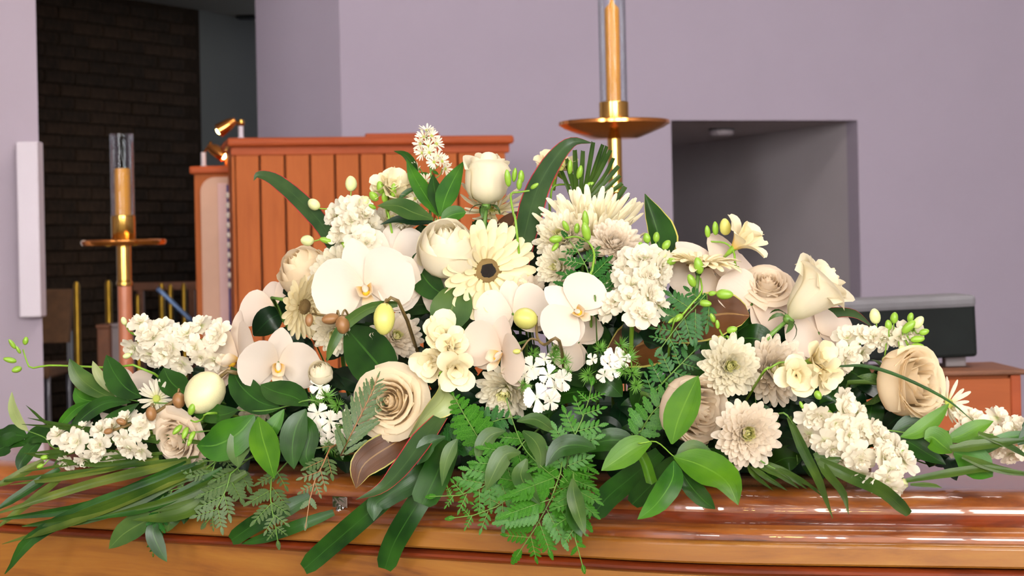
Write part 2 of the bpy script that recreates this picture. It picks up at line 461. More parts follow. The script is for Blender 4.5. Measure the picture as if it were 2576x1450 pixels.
# ================================================================== THE SETTING
def struct(o): o['kind'] = 'structure'; return o
def slab(name, p0, p1, z0, z1, th, mat, parent=None):
    """upright slab; its front runs from p0 to p1 (x, y), th is added to the left of that direction"""
    a, b = V((p0[0], p0[1], 0)), V((p1[0], p1[1], 0)); d = (b - a).normalized(); n = V((-d.y, d.x, 0)) * th
    vs = [q + V((0, 0, z)) for z in (z0, z1) for q in (a, b, b + n, a + n)]
    fs = [(3, 2, 1, 0), (4, 5, 6, 7), (0, 1, 5, 4), (1, 2, 6, 5), (2, 3, 7, 6), (3, 0, 4, 7)]
    return obj(name, mesh(name, vs, fs, mat, smooth=False), parent)
ROOM_H = 5.2
struct(box('floor', -7, 7, -6.6, 14.5, -.1, 0, 'carpet'))
struct(box('ceiling', -7, 7, -6.6, 14.5, ROOM_H, ROOM_H + .1, 'ceiling_white'))
struct(box('wall_left', -7.1, -7, -6.6, 14.5, 0, ROOM_H, 'wall_lilac'))
struct(box('wall_right', 7, 7.1, -6.6, 14.5, 0, ROOM_H, 'wall_lilac'))
# far wall with the recess, turned a little away from the camera
def rw(px, py):
    k = P(px, py, 1).x
    y = 9.25 / (1 - .32 * k); return V((k * y, y, 0))
WD = V((.952, .305, 0)).normalized(); WN = V((-WD.y, WD.x, 0))     # along the wall, away from camera
A, B0, B1 = rw(857, 200), rw(1691, 450), rw(2160, 450)
NZ = P(1690, 303, B0.y).z
C2 = A + WD * 8.5
ND = 2.6
def poly_wall(name, quads, mat):
    vs, fs = [], []
    for q in quads:
        o = len(vs); vs += q; fs.append(tuple(range(o, o + len(q))))
    return obj(name, mesh(name, vs, fs, mat, smooth=False))
def up(p, z): return V((p.x, p.y, z))
T = WN * .12
wb = []
for a, b, z0, z1 in ((A, B0, 0, ROOM_H), (B0, B1, NZ, ROOM_H), (B1, C2, 0, ROOM_H)):
    wb += [[up(a, z0), up(b, z0), up(b, z1), up(a, z1)], [up(a + T, z1), up(b + T, z1), up(b + T, z0), up(a + T, z0)]]
wb += [[up(B0, 0), up(B0 + T, 0), up(B0 + T, NZ), up(B0, NZ)], [up(B1 + T, 0), up(B1, 0), up(B1, NZ), up(B1 + T, NZ)], [up(B0, NZ), up(B0 + T, NZ), up(B1 + T, NZ), up(B1, NZ)]]
struct(poly_wall('wall_back', wb, 'wall_lilac'))
D0, D1 = B0 + WN * ND, B1 + WN * ND
b0, b1 = B0 + T, B1 + T
struct(slab('wall_recess_right', (b1.x, b1.y), (D1.x, D1.y), 0, NZ + .01, -.1, 'wall_niche'))
struct(slab('wall_recess_left', (D0.x, D0.y), (b0.x, b0.y), 0, NZ + .01, -.1, 'wall_niche'))
struct(slab('wall_recess_back', (D0.x - .1, D0.y), (D1.x + .1, D1.y), 0, NZ + .01, .1, 'wall_niche'))
vs = [up(q, z) for z in (NZ, NZ + .1) for q in (b0, b1, D1, D0)]
struct(obj('ceiling_recess', mesh('ceiling_recess', vs, [(3, 2, 1, 0), (4, 5, 6, 7), (0, 1, 5, 4), (1, 2, 6, 5), (2, 3, 7, 6), (3, 0, 4, 7)], 'wall_niche', smooth=False)))
# return of the far wall and the dark alcove on the left
E = P(648, 300, 9.35)
struct(slab('wall_return', (E.x, E.y), (A.x, A.y), 0, ROOM_H, .12, 'wall_lilac'))
G0 = P(506, 300, 11.2); G1 = P(700, 300, 12.0)
struct(slab('wall_alcove_grey', (G0.x, G0.y), (G1.x, G1.y), 0, 2.56, .1, 'wall_grey'))
Q0 = P(40, 300, 9.9)
brickwall = struct(slab('wall_alcove_brick', (Q0.x, Q0.y), (G0.x, G0.y), 0, 2.56, .15, 'mortar'))
q0 = V((Q0.x, Q0.y, 0)); q1 = V((G0.x, G0.y, 0)); qd = (q1 - q0); qL = qd.length; qd.normalize(); qn = V((qd.y, -qd.x, 0))
rnd = random.Random(3)
qm = M((qd, -qn, V((0, 0, 1)))).transposed().to_4x4()
BR = []
for mt in ('brick_brown', 'brick_dark'):
    b_ = box('brick', 0, .215, -.012, .03, 0, .056, mt, bev=.004); BR.append(b_.data); bpy.data.objects.remove(b_)
zc = .36; row = 0
while zc < 2.5:
    s = -.02 - (.112 if row % 2 else 0)
    while s < qL - .2:
        o = obj('brick', rnd.choice(BR), brickwall)
        o.matrix_basis = M.Translation(q0 + qd * s + qn * rnd.uniform(-.004, .006) + V((0, 0, zc))) @ qm
        s += .226
    zc += .066; row += 1
# near pier on the left
PZ = P(100, 500, 7.2)
pv = [V((PZ.x - 2.2, 7.2, 0)), V((PZ.x, 7.2, 0)), V((PZ.x - .22, 7.75, 0)), V((PZ.x - 2.2, 7.75, 0))]
struct(obj('wall_pier', mesh('wall_pier', [up(q, z) for z in (0, ROOM_H) for q in pv], [(3, 2, 1, 0), (4, 5, 6, 7), (0, 1, 5, 4), (1, 2, 6, 5), (2, 3, 7, 6), (3, 0, 4, 7)], 'wall_pier', smooth=False)))
aa = [V((PZ.x - .1, 7.7, 0)), V((E.x + .05, E.y + .05, 0)), V((G1.x + .2, 12.3, 0)), V((Q0.x - .6, 12.3, 0))]
vs = [up(q, z) for z in (2.56, 2.7) for q in aa]
struct(obj('ceiling_alcove', mesh('ceiling_alcove', vs, [(3, 2, 1, 0), (4, 5, 6, 7), (0, 1, 5, 4), (1, 2, 6, 5), (2, 3, 7, 6), (3, 0, 4, 7)], 'ceiling_alcove', smooth=False)))
# wall behind the camera: two windows reflected in the lid, three added as fill
wx = [(-6.9, -5.0), (-2.57, -2.23), (-1.8, -.77), (.3, 2.4), (3.0, 5.1)]  # outer left and both right openings are added fill; middle two give the reflections
rear = []
xs = [-7] + [v for w in wx for v in w] + [7]
for i in range(0, len(xs), 2): rear.append((xs[i], xs[i + 1], 0, ROOM_H))
for w in wx: rear += [(w[0], w[1], 0, 1.1), (w[0], w[1], 4.3, ROOM_H)]
vs, fs = [], []
for x0, x1, z0, z1 in rear:
    o = len(vs); vs += [(x, y, z) for x in (x0, x1) for y in (-6.6, -6.5) for z in (z0, z1)]
    fs += [tuple(o + i for i in f) for f in ((0, 1, 3, 2), (4, 6, 7, 5), (0, 4, 5, 1), (2, 3, 7, 6), (0, 2, 6, 4), (1, 5, 7, 3))]
struct(obj('wall_rear', mesh('wall_rear', vs, fs, 'wall_lilac', smooth=False)))
for i, (x0, x1) in enumerate(wx):
    w = struct(box('window_%d' % (i + 1), x0, x1, -6.59, -6.57, 1.1, 4.3, 'window_frame'))
    for a in range(2):
        for b in range(4):
            dx, dz = (x1 - x0) / 2, 3.2 / 4
            box('pane', x0 + a * dx + .04, x0 + a * dx + dx - .04, -6.57, -6.555, 1.1 + b * dz + .04, 1.1 + b * dz + dz - .04, 'daylight', parent=w)

# three warm pendant lamps over the nave, behind the camera
for (x, y, z, lab) in ((-2.8, -4.0, 2.9, 'left'), (-2.05, -4.2, 3.1, 'middle'), (-1.5, -4.0, 2.85, 'right')):
    t = thing('pendant_lamp', 'warm brass pendant lamp over the nave, ' + lab + ' of three', 'lamp', M.Translation((x, y, z)))
    lathe('rod', [(.008, .1), (.008, ROOM_H - z)], 'brass_old', parent=t, n=10)
    lathe('crown', [(.0, .1), (.05, .1), (.2, .04), (.2, .03), (.04, .06), (0, .06)], 'brass_old', parent=t, n=24)
    bmx = None
    for i in range(5):
        L = M.Translation((.17 * math.cos(i * 1.257), .17 * math.sin(i * 1.257), .0))
        if bmx is None: bmx = lathe('bulb', [(0, -.05), (.03, -.04), (.038, -.015), (.026, .015), (.012, .035)], 'bulb_warm', parent=t, n=12, local=L).data
        else: obj('bulb', bmx, t, L)
# ================================================================== BACKGROUND THINGS
def at(px, py, d): return M.Translation(P(px, py, d))
# ceiling lamp in the recess
lp = P(1815, 322, B0.y + .75); lp.z = NZ
t = thing('ceiling_lamp', 'small round white ceiling lamp under the recess soffit', 'lamp', M.Translation(lp))
lathe('lamp_body', [(.0, -.001), (.062, -.001), (.062, -.03), (.05, -.038), (0, -.038)], 'white_paint', parent=t, n=24)
lathe('lamp_rim', [(.063, -.002), (.068, -.004), (.066, -.012), (.063, -.012)], 'grey_steel', parent=t, n=24)
# box lamp on the grey alcove wall
gp = P(620, 22, 11.55)
t = thing('wall_lamp', 'grey box shaped wall lamp high in the dark alcove', 'lamp', M.Translation(gp))
box('housing', -.05, .05, -.06, .06, -.045, .12, 'grey_cloth', bev=.008, parent=t)
box('shade_lip', -.055, .055, -.065, .06, -.058, -.046, 'black_cloth', bev=.004, parent=t)
# long white panel on the pier
sp = P(84, 578, 7.2)
t = thing('wall_panel', 'tall narrow white box fixed to the edge of the left pier', 'panel', M.Translation((sp.x, 7.2, sp.z)))
k_ = 7.1 / F
box('casing', -25 * k_, 30 * k_, -.09, -.002, -222 * k_, 222 * k_, 'white_paint', bev=.006, parent=t)
box('back_plate', -32 * k_, -25 * k_ + .004, -.03, -.002, -222 * k_, 218 * k_, 'grey_cloth', bev=.003, parent=t)

def candle(px, py, d, label, dish_r, pole_r, tube_r, tube_h, wax_r, wax_h, sock_r, sock_h, deep, brass_len, cone):
    p = P(px, py, d)
    t = thing('candle_stand', label, 'candle stand', M.Translation((p.x, p.y, 0)))
    z = p.z
    L = lambda h: M.Translation((0, 0, h))
    dish = lathe('drip_dish', [(pole_r, -deep), (dish_r * .42, -deep * .98), (dish_r * .90, -deep * .34), (dish_r * .93, -.012), (dish_r, -.006), (dish_r, .002), (dish_r * .985, .004), (dish_r * .93, -.003), (dish_r * .5, -deep * .35), (0, -deep * .4)] if cone else
          [(pole_r, -deep), (dish_r * .6, -deep), (dish_r * .97, -deep * .8), (dish_r, -deep * .4), (dish_r, .0), (dish_r * .97, .004), (dish_r * .9, 0), (0, -.002)], 'copper', parent=t, local=L(z), n=48)
    lathe('socket', [(sock_r * .9, -deep * .5), (sock_r, 0), (sock_r, sock_h), (sock_r * .93, sock_h + .002), (sock_r * .86, sock_h - .004), (0, sock_h - .01)], 'brass', parent=t, local=L(z), n=40)
    lathe('pole_upper', [(pole_r, -deep - brass_len), (pole_r, -deep + .002)], 'brass', parent=t, local=L(z), n=32)
    lathe('pole_collar', [(pole_r, 0), (pole_r * 1.12, .004), (pole_r * 1.12, .016), (pole_r, .02)], 'brass', parent=t, local=L(z - deep - brass_len - .012), n=32)
    lathe('pole_lower', [(pole_r * .98, .03), (pole_r * .98, z - deep - brass_len)], 'pole_wood', parent=t, n=32)
    lathe('foot', [(0, .0), (.17, 0), (.17, .012), (.15, .022), (.05, .035), (pole_r * 1.1, .07), (pole_r, .075)], 'brass', parent=t, n=40)
    c = thing('candle', ('tall' if wax_h > .2 else 'short') + ' amber wax candle inside the ' + ('high right' if cone else 'low left') + ' glass tube', 'candle', M.Translation((p.x, p.y, z + .001)))
    lathe('wax', [(0, 0), (wax_r, 0), (wax_r, wax_h), (wax_r * .9, wax_h + .006), (wax_r * .35, wax_h + .018), (wax_r * .16, wax_h + .034), (0, wax_h + .036)] if cone else
          [(0, 0), (wax_r, 0), (wax_r, wax_h), (wax_r * .9, wax_h + .004), (wax_r * .5, wax_h - .004), (0, wax_h - .006)], 'wax', parent=c, n=28)
    lathe('wick', [(.0022, wax_h - .01), (.0022, wax_h + (.048 if cone else .008)), (0, wax_h + (.049 if cone else .009))], 'wick', parent=c, n=8)
    g = thing('glass_chimney', ('tall' if cone else 'short') + ' clear glass tube around the ' + ('high right' if cone else 'low left') + ' candle', 'glass tube', M.Translation((p.x, p.y, z + sock_h)))
    lathe('tube', [(tube_r, 0), (tube_r, tube_h), (tube_r - .0012, tube_h + .0015), (tube_r - .0025, tube_h), (tube_r - .0025, 0), (tube_r, 0)], 'glass', parent=g, n=40)
k5 = 5.5 / F; k7 = 7.2 / F
candle(1545, 308, 5.5, 'tall brass candle stand with wide copper dish behind the flowers', 140 * k5, 18 * k5, 35 * k5, 330 * k5, 18.5 * k5, 282 * k5, 37 * k5, 50 * k5, 42 * k5, 130 * k5, True)
candle(311, 606, 7.2, 'shorter brass and wood candle stand before the dark brick alcove', 106 * k7, 18 * k7, 29 * k7, 206 * k7, 20 * k7, 178 * k7, 30 * k7, 62 * k7, 14 * k7, 92 * k7, False)

# organ console
OD = 8.0
def oz(y): return P(900, y, OD).z
ox0, ox1 = P(590, 420, OD).x, P(1250, 420, OD).x
yaw = math.atan(.2)
om = M.Translation((ox0, OD, 0)) @ M.Rotation(yaw, 4, 'Z')
OW = (ox1 - ox0) / math.cos(yaw) * (1.035)
t = thing('organ_console', 'orange wooden organ case with vertical boards behind the flowers', 'organ', om)
ztop = P(600, 345, OD).z
box('carcass', 0, OW, .03, .5, 0, ztop - .04, 'groove_dark', parent=t)
box('end_panel', -.012, .0, .0, .5, 0, ztop - .04, 'organ_wood', bev=.002, parent=t)
nb = 11; bw = OW / nb
bme = None
for i in range(nb):
    x0 = i * bw + (.0 if i else -.012)
    b_ = box('board', .0035, bw - .0035, -.004, .031, .0, ztop - .055, 'organ_wood', bev=.005, parent=t, local=M.Translation((i * bw, 0, 0))) if bme is None else obj('board', bme, t, M.Translation((i * bw, 0, 0)))
    bme = b_.data
box('frieze', -.014, OW + .014, -.01, .5, ztop - .075, ztop - .04, 'organ_trim', bev=.004, parent=t)
box('cornice', -.03, OW + .03, -.035, .53, ztop - .04, ztop - .004, 'organ_trim', bev=.012, parent=t)
m0 = (P(930, 340, OD).x - ox0); m1 = (P(1122, 340, OD).x - ox0)
box('music_desk', m0, m1, .1, .14, ztop - .005, ztop + .016, 'organ_trim', bev=.004, parent=t)
# stop jamb left of the console
jx0, jx1 = P(490, 600, 8.25).x, P(600, 600, 8.25).x
jz = P(540, 418, 8.25).z
t = thing('organ_jamb', 'lower organ side cabinet with pink panel and column of white stop knobs', 'cabinet', M.Translation((jx0, 8.25, 0)))
jw = jx1 - jx0
box('carcass', 0, jw, .012, .5, 0, jz - .03, 'organ_wood', bev=.003, parent=t)
box('cornice', -.015, jw, -.02, .52, jz - .032, jz, 'organ_trim', bev=.008, parent=t)
px = lambda a: (a - 490) * 8.25 / F
zz = lambda y: P(540, y, 8.25).z
# arched inlay panel
zt, zb, x0, x1, rr = zz(446), .1, px(507), px(585), px(526) - px(490)
prof = [(x0, zb), (x1, zb), (x1, zt)] + [(x0 + rr - rr * math.sin(a), zt - rr + rr * math.cos(a)) for a in [i * pi / 12 for i in range(7)]]
vs = [V((x, y, z)) for y in (-.004, .013) for x, z in prof]; n_ = len(prof)
fs = [tuple(range(n_)), tuple(range(2 * n_ - 1, n_ - 1, -1))] + [(i, i + n_, (i + 1) % n_ + n_, (i + 1) % n_) for i in range(n_)]
obj('inlay_panel', mesh('inlay_panel', vs, fs, 'panel_pink', smooth=False), t)
box('pink_strip', px(551), px(573), -.009, .012, .1, zz(462), 'panel_strip', bev=.002, parent=t)
bl = box('knob_board', px(573), px(592), -.007, .012, .1, zz(466), 'panel_blue', bev=.002, parent=t)
km = None
for i in range(10):
    L = M.Translation((px(580.5), -.007, zz(493 + i * 25))) @ M.Rotation(R(90), 4, 'X')
    if km is None:
        k_ = lathe('stop_knob', [(0, .0), (.006, 0), (.006, .018), (.0125, .02), (.0135, .028), (.009, .034), (0, .035)], 'knob_ivory', n=14, parent=bl, local=L); km = k_.data
    else: obj('stop_knob', km, bl, L)
# two little brass reading lamps
def rlamp(px_, py_, base_y, d, label, ang, extra):
    base = P(px_, base_y, d); k = d / F
    t = thing('reading_lamp', label, 'lamp', M.Translation((base.x, base.y + .1, base.z)))
    h = (base_y - py_) * k
    lathe('post', [(.014, 0), (.014, .004), (.011, .005), (.011, h * .8), (.0, h * .8)], 'white_paint', parent=t, n=14)
    s = lathe('shade', [(.008, .03), (.014, .026), (.024, .0), (.03, -.05), (.026, -.055), (.018, -.03), (0, -.01)], 'copper', parent=t, n=20, local=M.Translation((ang * .045, -.01, h * .95)) @ M.Rotation(ang * R(-58), 4, 'Y'))
    lathe('bulb', [(0, -.062), (.012, -.058), (.016, -.045), (.01, -.03)], 'bulb_warm', parent=s, n=14)
    if extra: lathe('finial', [(0, -.015), (.012, -.012), (.017, 0), (.013, .012), (0, .018)], 'brass', parent=t, n=16, local=M.Translation((0, 0, h)))
    else: lathe('arm', [(.005, 0), (.005, .06)], 'brass', parent=t, n=8, local=M.Translation((0, 0, h * .75)) @ M.Rotation(ang * R(35), 4, 'Y'))
rlamp(503, 372, 416, 8.3, 'small brass reading lamp on the lower organ cabinet', 1, False)
rlamp(598, 306, 345, 8.1, 'small brass reading lamp with round finial on the tall organ case', -1, True)

# things in the dark alcove
def brass_rod(px_, top, d, w, label):
    p = P(px_, top, d); k = d / F
    t = thing('brass_post', label, 'post', M.Translation((p.x, p.y, 0)))
    h = p.z
    lathe('shaft', [(w * k / 2, .02), (w * k / 2, h - .02), (w * k * .3, h - .004), (0, h)], 'brass_old', parent=t, n=14)
    lathe('foot', [(0, 0), (.03, 0), (.03, .01), (.02, .022), (w * k / 2, .03)], 'brass_old', parent=t, n=20)
brass_rod(192, 708, 9.0, 17, 'dull brass post nearest the left pier in the alcove')
brass_rod(272, 704, 9.1, 18, 'dull brass post just left of the low candle stand')
brass_rod(346, 740, 9.4, 12, 'thin brass post just right of the low candle stand')
brass_rod(428, 715, 9.6, 13, 'thin brass post behind the blue grey music stand arm')
brass_rod(462, 712, 9.5, 12, 'thin brass post beside the organ side cabinet')
brass_rod(406, 712, 9.7, 15, 'short brass post at the top of the blue grey arm')
# horizontal dark rail carrying the posts
r0, r1 = P(335, 722, 9.75), P(500, 722, 9.75)
t = thing('alcove_rail', 'dark wooden rail across the brass posts in the alcove', 'rail', M.Translation((r0.x, r0.y, 0)))
rl = r1.x - r0.x
box('rail_bar', 0, rl, -.012, .03, r0.z - .02, r0.z + .02, 'box_brown', bev=.004, parent=t)
for xx in (.02, rl - .05): box('rail_leg', xx, xx + .03, -.01, .028, 0, r0.z - .018, 'box_brown', bev=.003, parent=t)
# chair with brown back
c0 = P(140, 800, 8.4); k = 8.4 / F
t = thing('chair', 'brown upholstered chair standing in shadow beside the left pier', 'chair', M.Translation((c0.x, c0.y, 0)))
bt, bb = P(140, 728, 8.4).z, P(140, 862, 8.4).z
vs = [(-62 * k, 0, bt), (44 * k, 0, bt), (34 * k, 0, bb), (-62 * k, 0, bb)]
vs = [V((x, y, z)) for y in (-.02, .03) for x, _, z in vs]
obj('backrest', mesh('backrest', vs, [(0, 1, 2, 3), (7, 6, 5, 4), (0, 4, 5, 1), (1, 5, 6, 2), (2, 6, 7, 3), (3, 7, 4, 0)], 'chair_brown', smooth=False), t)
sz = bb - .08
box('seat', -62 * k, 36 * k, -.4, .02, sz - .05, sz, 'chair_brown', bev=.012, parent=t)
for xx in (-58 * k, 30 * k):
    for yy in (-.38, .0):
        obj('leg', tube('leg', [V((xx, yy, sz - .04)), V((xx * 1.05, yy, sz / 2)), V((xx * 1.12, yy * 1.05, 0))], .011, .011, 'grey_steel'), t)
for xx in (-58 * k, 30 * k): box('back_post', xx - .01, xx + .01, .02, .04, sz - .05, bb + .05, 'grey_steel', parent=t)
# music stand with the blue grey arm
a0, a1 = P(396, 726, 8.8), P(486, 812, 8.8)
t = thing('music_stand', 'slanted blue grey metal music stand left of the organ', 'music stand', M.Translation((a1.x, a1.y, 0)))
obj('desk_edge', tube('desk_edge', [a0 - V((a1.x, a1.y, 0)), a1 - V((a1.x, a1.y, 0))], .011, .011, 'blue_steel', m=8), t)
mid = (a0 + a1) / 2 - V((a1.x, a1.y, 0))
obj('post', tube('post', [mid, V((mid.x + .01, .02, mid.z * .5)), V((mid.x, .03, .05))], .009, .009, 'black_cloth'), t)
for a in range(3): obj('leg', tube('leg', [V((mid.x, .03, .16)), V((mid.x + .22 * math.cos(a * 2.1), .03 + .22 * math.sin(a * 2.1), .006))], .007, .006, 'black_cloth'), t)
# boxes by the candle stand
for (xa, xb, yt, d, mt, lab) in ((243, 276, 818, 8.2, 'box_brown', 'brown wooden plinth in shadow behind the low candle stand'), (278, 316, 815, 8.25, 'box_grey', 'grey plinth in shadow beside the brown one')):
    p0, p1 = P(xa, yt, d), P(xb, yt, d)
    t = thing('plinth', lab, 'plinth', M.Translation((p0.x, d, 0)))
    box('body', 0, p1.x - p0.x - .002, 0, .2, .03, p0.z - .014, mt, bev=.004, parent=t)
    box('top', -.003, p1.x - p0.x - .001, -.006, .206, p0.z - .014, p0.z, mt, bev=.003, parent=t)
    box('base', -.003, p1.x - p0.x - .001, -.006, .206, 0, .03, mt, bev=.003, parent=t)

# right hand side: wooden lectern, black covered box
ld = 4.6; k = ld / F
lt = P(2450, 932, ld).z
lx0, lx1 = P(2120, 930, ld).x, P(2568, 930, ld).x
t = thing('wooden_lectern', 'orange brown wooden lectern cabinet at the far right', 'lectern', M.Translation((lx0, ld, 0)))
lw = lx1 - lx0
box('front_panel', .02, lw - .02, .004, .02, .1, lt - .02, 'cabinet_wood', bev=.002, parent=t)
box('carcass', .004, lw - .004, .02, .29, .02, lt - .012, 'cabinet_wood', bev=.003, parent=t)
box('post', lw - .024, lw, .0, .03, .02, lt - .012, 'organ_trim', bev=.003, parent=t)
box('post', 0, .024, .0, .03, .02, lt - .012, 'organ_trim', bev=.003, parent=t)
box('top_board', -.01, lw + .01, -.015, .3, lt - .012, lt, 'box_brown', bev=.004, parent=t)
box('plinth_board', -.006, lw + .006, -.008, .3, 0, .09, 'organ_trim', bev=.004, parent=t)
bz0, bz1 = P(2400, 908, ld + .1).z, P(2400, 752, ld + .1).z
bx0, bx1 = P(2110, 830, ld + .1).x, P(2459, 830, ld + .1).x
t = thing('covered_keyboard', 'black cloth covered box with grey top edge behind the right rose', 'box', M.Translation((bx0, ld + .1, bz0)) @ M.Rotation(R(1.5), 4, 'Y').inverted() )
w_ = bx1 - bx0; h_ = bz1 - bz0
box('cloth_front', 0, w_, 0, .2, .0, h_ - .02, 'black_cloth', bev=.008, parent=t)
box('grey_top', -.002, w_ + .002, -.004, .204, h_ - .03, h_, 'grey_cloth', bev=.01, parent=t)
fx = P(2392, 915, ld + .1).x - bx0
box('foot', fx, fx + .05, .06, .1, lt - bz0 + .002 - .012, .004, 'box_grey', bev=.003, parent=t)
box('foot', .03, .08, .06, .1, lt - bz0 + .002, .004, 'box_grey', bev=.003, parent=t)

# ================================================================== COFFIN
FLAT = CAMZ - .288
a_ = V((math.cos(R(22)), -math.sin(R(22)), 0)); n_ = V((math.sin(R(22)), math.cos(R(22)), 0))
Cc = V((.197, 2.25, 0)) + n_ * .3
foot = Cc - a_ * 1.35; head = Cc + a_ * .62
CORN = [foot - n_ * .175, Cc - n_ * .3, head - n_ * .2, head + n_ * .2, Cc + n_ * .3, foot + n_ * .175]
def soft(poly, r=.10, seg=6):
    """round the shoulder corners along the long sides"""
    out = []
    for i, p in enumerate(poly):
        a, b = poly[i - 1], poly[(i + 1) % len(poly)]
        rr = r if i in (1, 4) else .006
        d0 = (a - p).normalized() * rr; d1 = (b - p).normalized() * rr
        for j in range(seg + 1):
            t = j / seg; out.append((p + d0) * (1 - t) ** 2 + p * 2 * t * (1 - t) + (p + d1) * t * t)
    return out
def inset(poly, i_):
    L = len(poly); out = []
    for j in range(L):
        a, b, c = poly[j - 1], poly[j], poly[(j + 1) % L]
        d0 = (b - a).normalized(); d1 = (c - b).normalized()
        n0 = V((-d0.y, d0.x, 0)); n1 = V((-d1.y, d1.x, 0))
        bis = n0 + n1; k = 2 * i_ / max(bis.length_squared, 1e-6)
        out.append(b + bis * k)
    return out
def rings(name, prof, mat, capt=False, capb=False):
    vs, fs = [], []; n = None
    for (i_, z) in prof:
        q = soft(inset(CORN, i_)); n = len(q)
        vs += [V((p.x, p.y, FLAT + z)) for p in q]
    for r in range(len(prof) - 1):
        for j in range(n): fs.append((r * n + j, r * n + (j + 1) % n, (r + 1) * n + (j + 1) % n, (r + 1) * n + j))
    if capt: fs.append(tuple((len(prof) - 1) * n + j for j in range(n)))
    if capb: fs.append(tuple(range(n - 1, -1, -1)))
    return mesh(name, vs, fs, mat, sharp=28)
arc = lambda c, r0, r1, a0, a1, n=6: [(c[0] - r0 * math.cos(R(a0 + (a1 - a0) * i / n)), c[1] + r1 * math.sin(R(a0 + (a1 - a0) * i / n))) for i in range(n + 1)]
cm = M.Translation(V((Cc.x, Cc.y, FLAT)))
cinv = cm.inverted()
coffin = thing('coffin', 'glossy honey coloured wooden coffin carrying the flowers', 'coffin', cm)
lid_low = [(.02, -.0765), (.003, -.0765), (.0, -.074)] + [(.0, -.056)] + arc((.006, -.056), .006, .005, 0, 90, 4) + [(.014, -.051)]
o = wpart('lid_rim', rings('lid_rim', lid_low, 'coffin_body'), coffin, cinv)
lid_mid = [(.013, -.0512), (.0145, -.0475)] + arc((.030, -.0475), .0155, .0105, 8, 80, 6) + [(.031, -.0355)] 
o = wpart('lid_lower_moulding', rings('lid_lower_moulding', lid_mid, 'coffin_lid'), coffin, cinv)
cove = [(.0305, -.0365)] + [(.0305 + .0145 * (1 - math.cos(R(a))), -.0365 + .0125 * math.sin(R(a))) for a in (0, 20, 40, 60, 80)] + [(.0455, -.0235)]
cove = [(.0305, -.0362), (.036, -.0345), (.040, -.0318), (.0432, -.0278), (.0455, -.0238)]
o = wpart('lid_cove', rings('lid_cove', cove, 'coffin_bead'), coffin, cinv)
lid_top = [(.0450, -.0242), (.0462, -.0205)] + arc((.085, -.0205), .0388, .0205, 4, 90, 9) + [(.1, .0)]
o = wpart('lid_top', rings('lid_top', lid_top, 'coffin_lid', capt=True), coffin, cinv)
bead = [(.022, -.079), (.0125, -.079)] + arc((.0195, -.0858), .0085, .0066, 90, -70, 6)[::1] + [(.0215, -.0935)]
o = wpart('body_bead', rings('body_bead', bead[::-1], 'coffin_bead'), coffin, cinv)
body = [(.028, -.44), (.021, -.44), (.0205, -.092), (.03, -.0915), (.03, -.0785)]
o = wpart('body', rings('body', body, 'coffin_body', capt=False, capb=True), coffin, cinv)
# chrome lid screw standing in a plate on the cove
sp_ = P(857, 1308, front_d(857) + .013)
fdir = (CORN[1] - CORN[0]).normalized(); fn_ = V((-fdir.y, fdir.x, 0))
sm = M.Translation(sp_) @ M((fdir, fn_, V((0, 0, 1)))).transposed().to_4x4()
k = sp_.y / F
scr = lathe('lid_screw', [(0, -.0), (15 * k, 0), (16 * k, 5 * k), (11 * k, 9 * k), (13 * k, 16 * k), (14 * k, 22 * k), (11 * k, 29 * k), (7 * k, 33 * k), (5 * k, 38 * k)], 'chrome', n=24, parent=coffin, local=cinv @ sm)
box('screw_wing', -22 * k, 22 * k, -3 * k, 3 * k, 30 * k, 58 * k, 'chrome', bev=1.5 * k, parent=scr)
box('screw_plate', -52 * k, 58 * k, -8 * k, 12 * k, -5 * k, 1 * k, 'chrome', bev=1.5 * k, parent=scr)
# bier that carries the coffin
bt = FLAT - .44
bm_ = M.Translation((Cc.x - a_.x * .35, Cc.y - a_.y * .35, 0)) @ M.Rotation(R(-22), 4, 'Z')
t = thing('bier', 'dark wheeled bier frame under the coffin', 'bier', bm_)
box('top_frame', -.75, .75, -.2, .2, bt - .05, bt - .001, 'box_brown', bev=.008, parent=t)
for x in (-.66, .66):
    for y in (-.16, .16): box('leg', x - .025, x + .025, y - .025, y + .025, .0, bt - .05, 'box_brown', bev=.005, parent=t)
# ================================================================== FLOWER BUILDERS
def foam_pt(p):
    X = min(max(p.x * .9 + .02, -.50), .42)
    return V((X, 2.528 + .404 * (.309 - X), FLAT + .045))
def add_stem(t, inv, base, back, r, mat, name='stem'):
    e = foam_pt(base); L = (e - base).length
    pts = [base - back * 0.001, base + back * min(.05, L * .3), base.lerp(e, .6) + V((0, .01, -.01)), e]
    wpart(name, tube(name, pts, r, r * 1.2, mat, n=7, m=6), t, inv)
def az(a): return M.Rotation(a, 4, 'Z')
def tilt(a): return M.Rotation(-a, 4, 'Y')
def S(s, sy=None, sz=None): return M.Diagonal((s, s if sy is None else sy, s if sz is None else sz, 1))
def bud_at(t, inv, p, d, ln, w, mat, name='bud', point=.35, up=None):
    me = ellipsoid(('bud', point), mat, .5, .5, .5, point=point, name='bud')
    return obj(name, me, t, inv @ frame(p, d, up) @ S(w, w, ln))

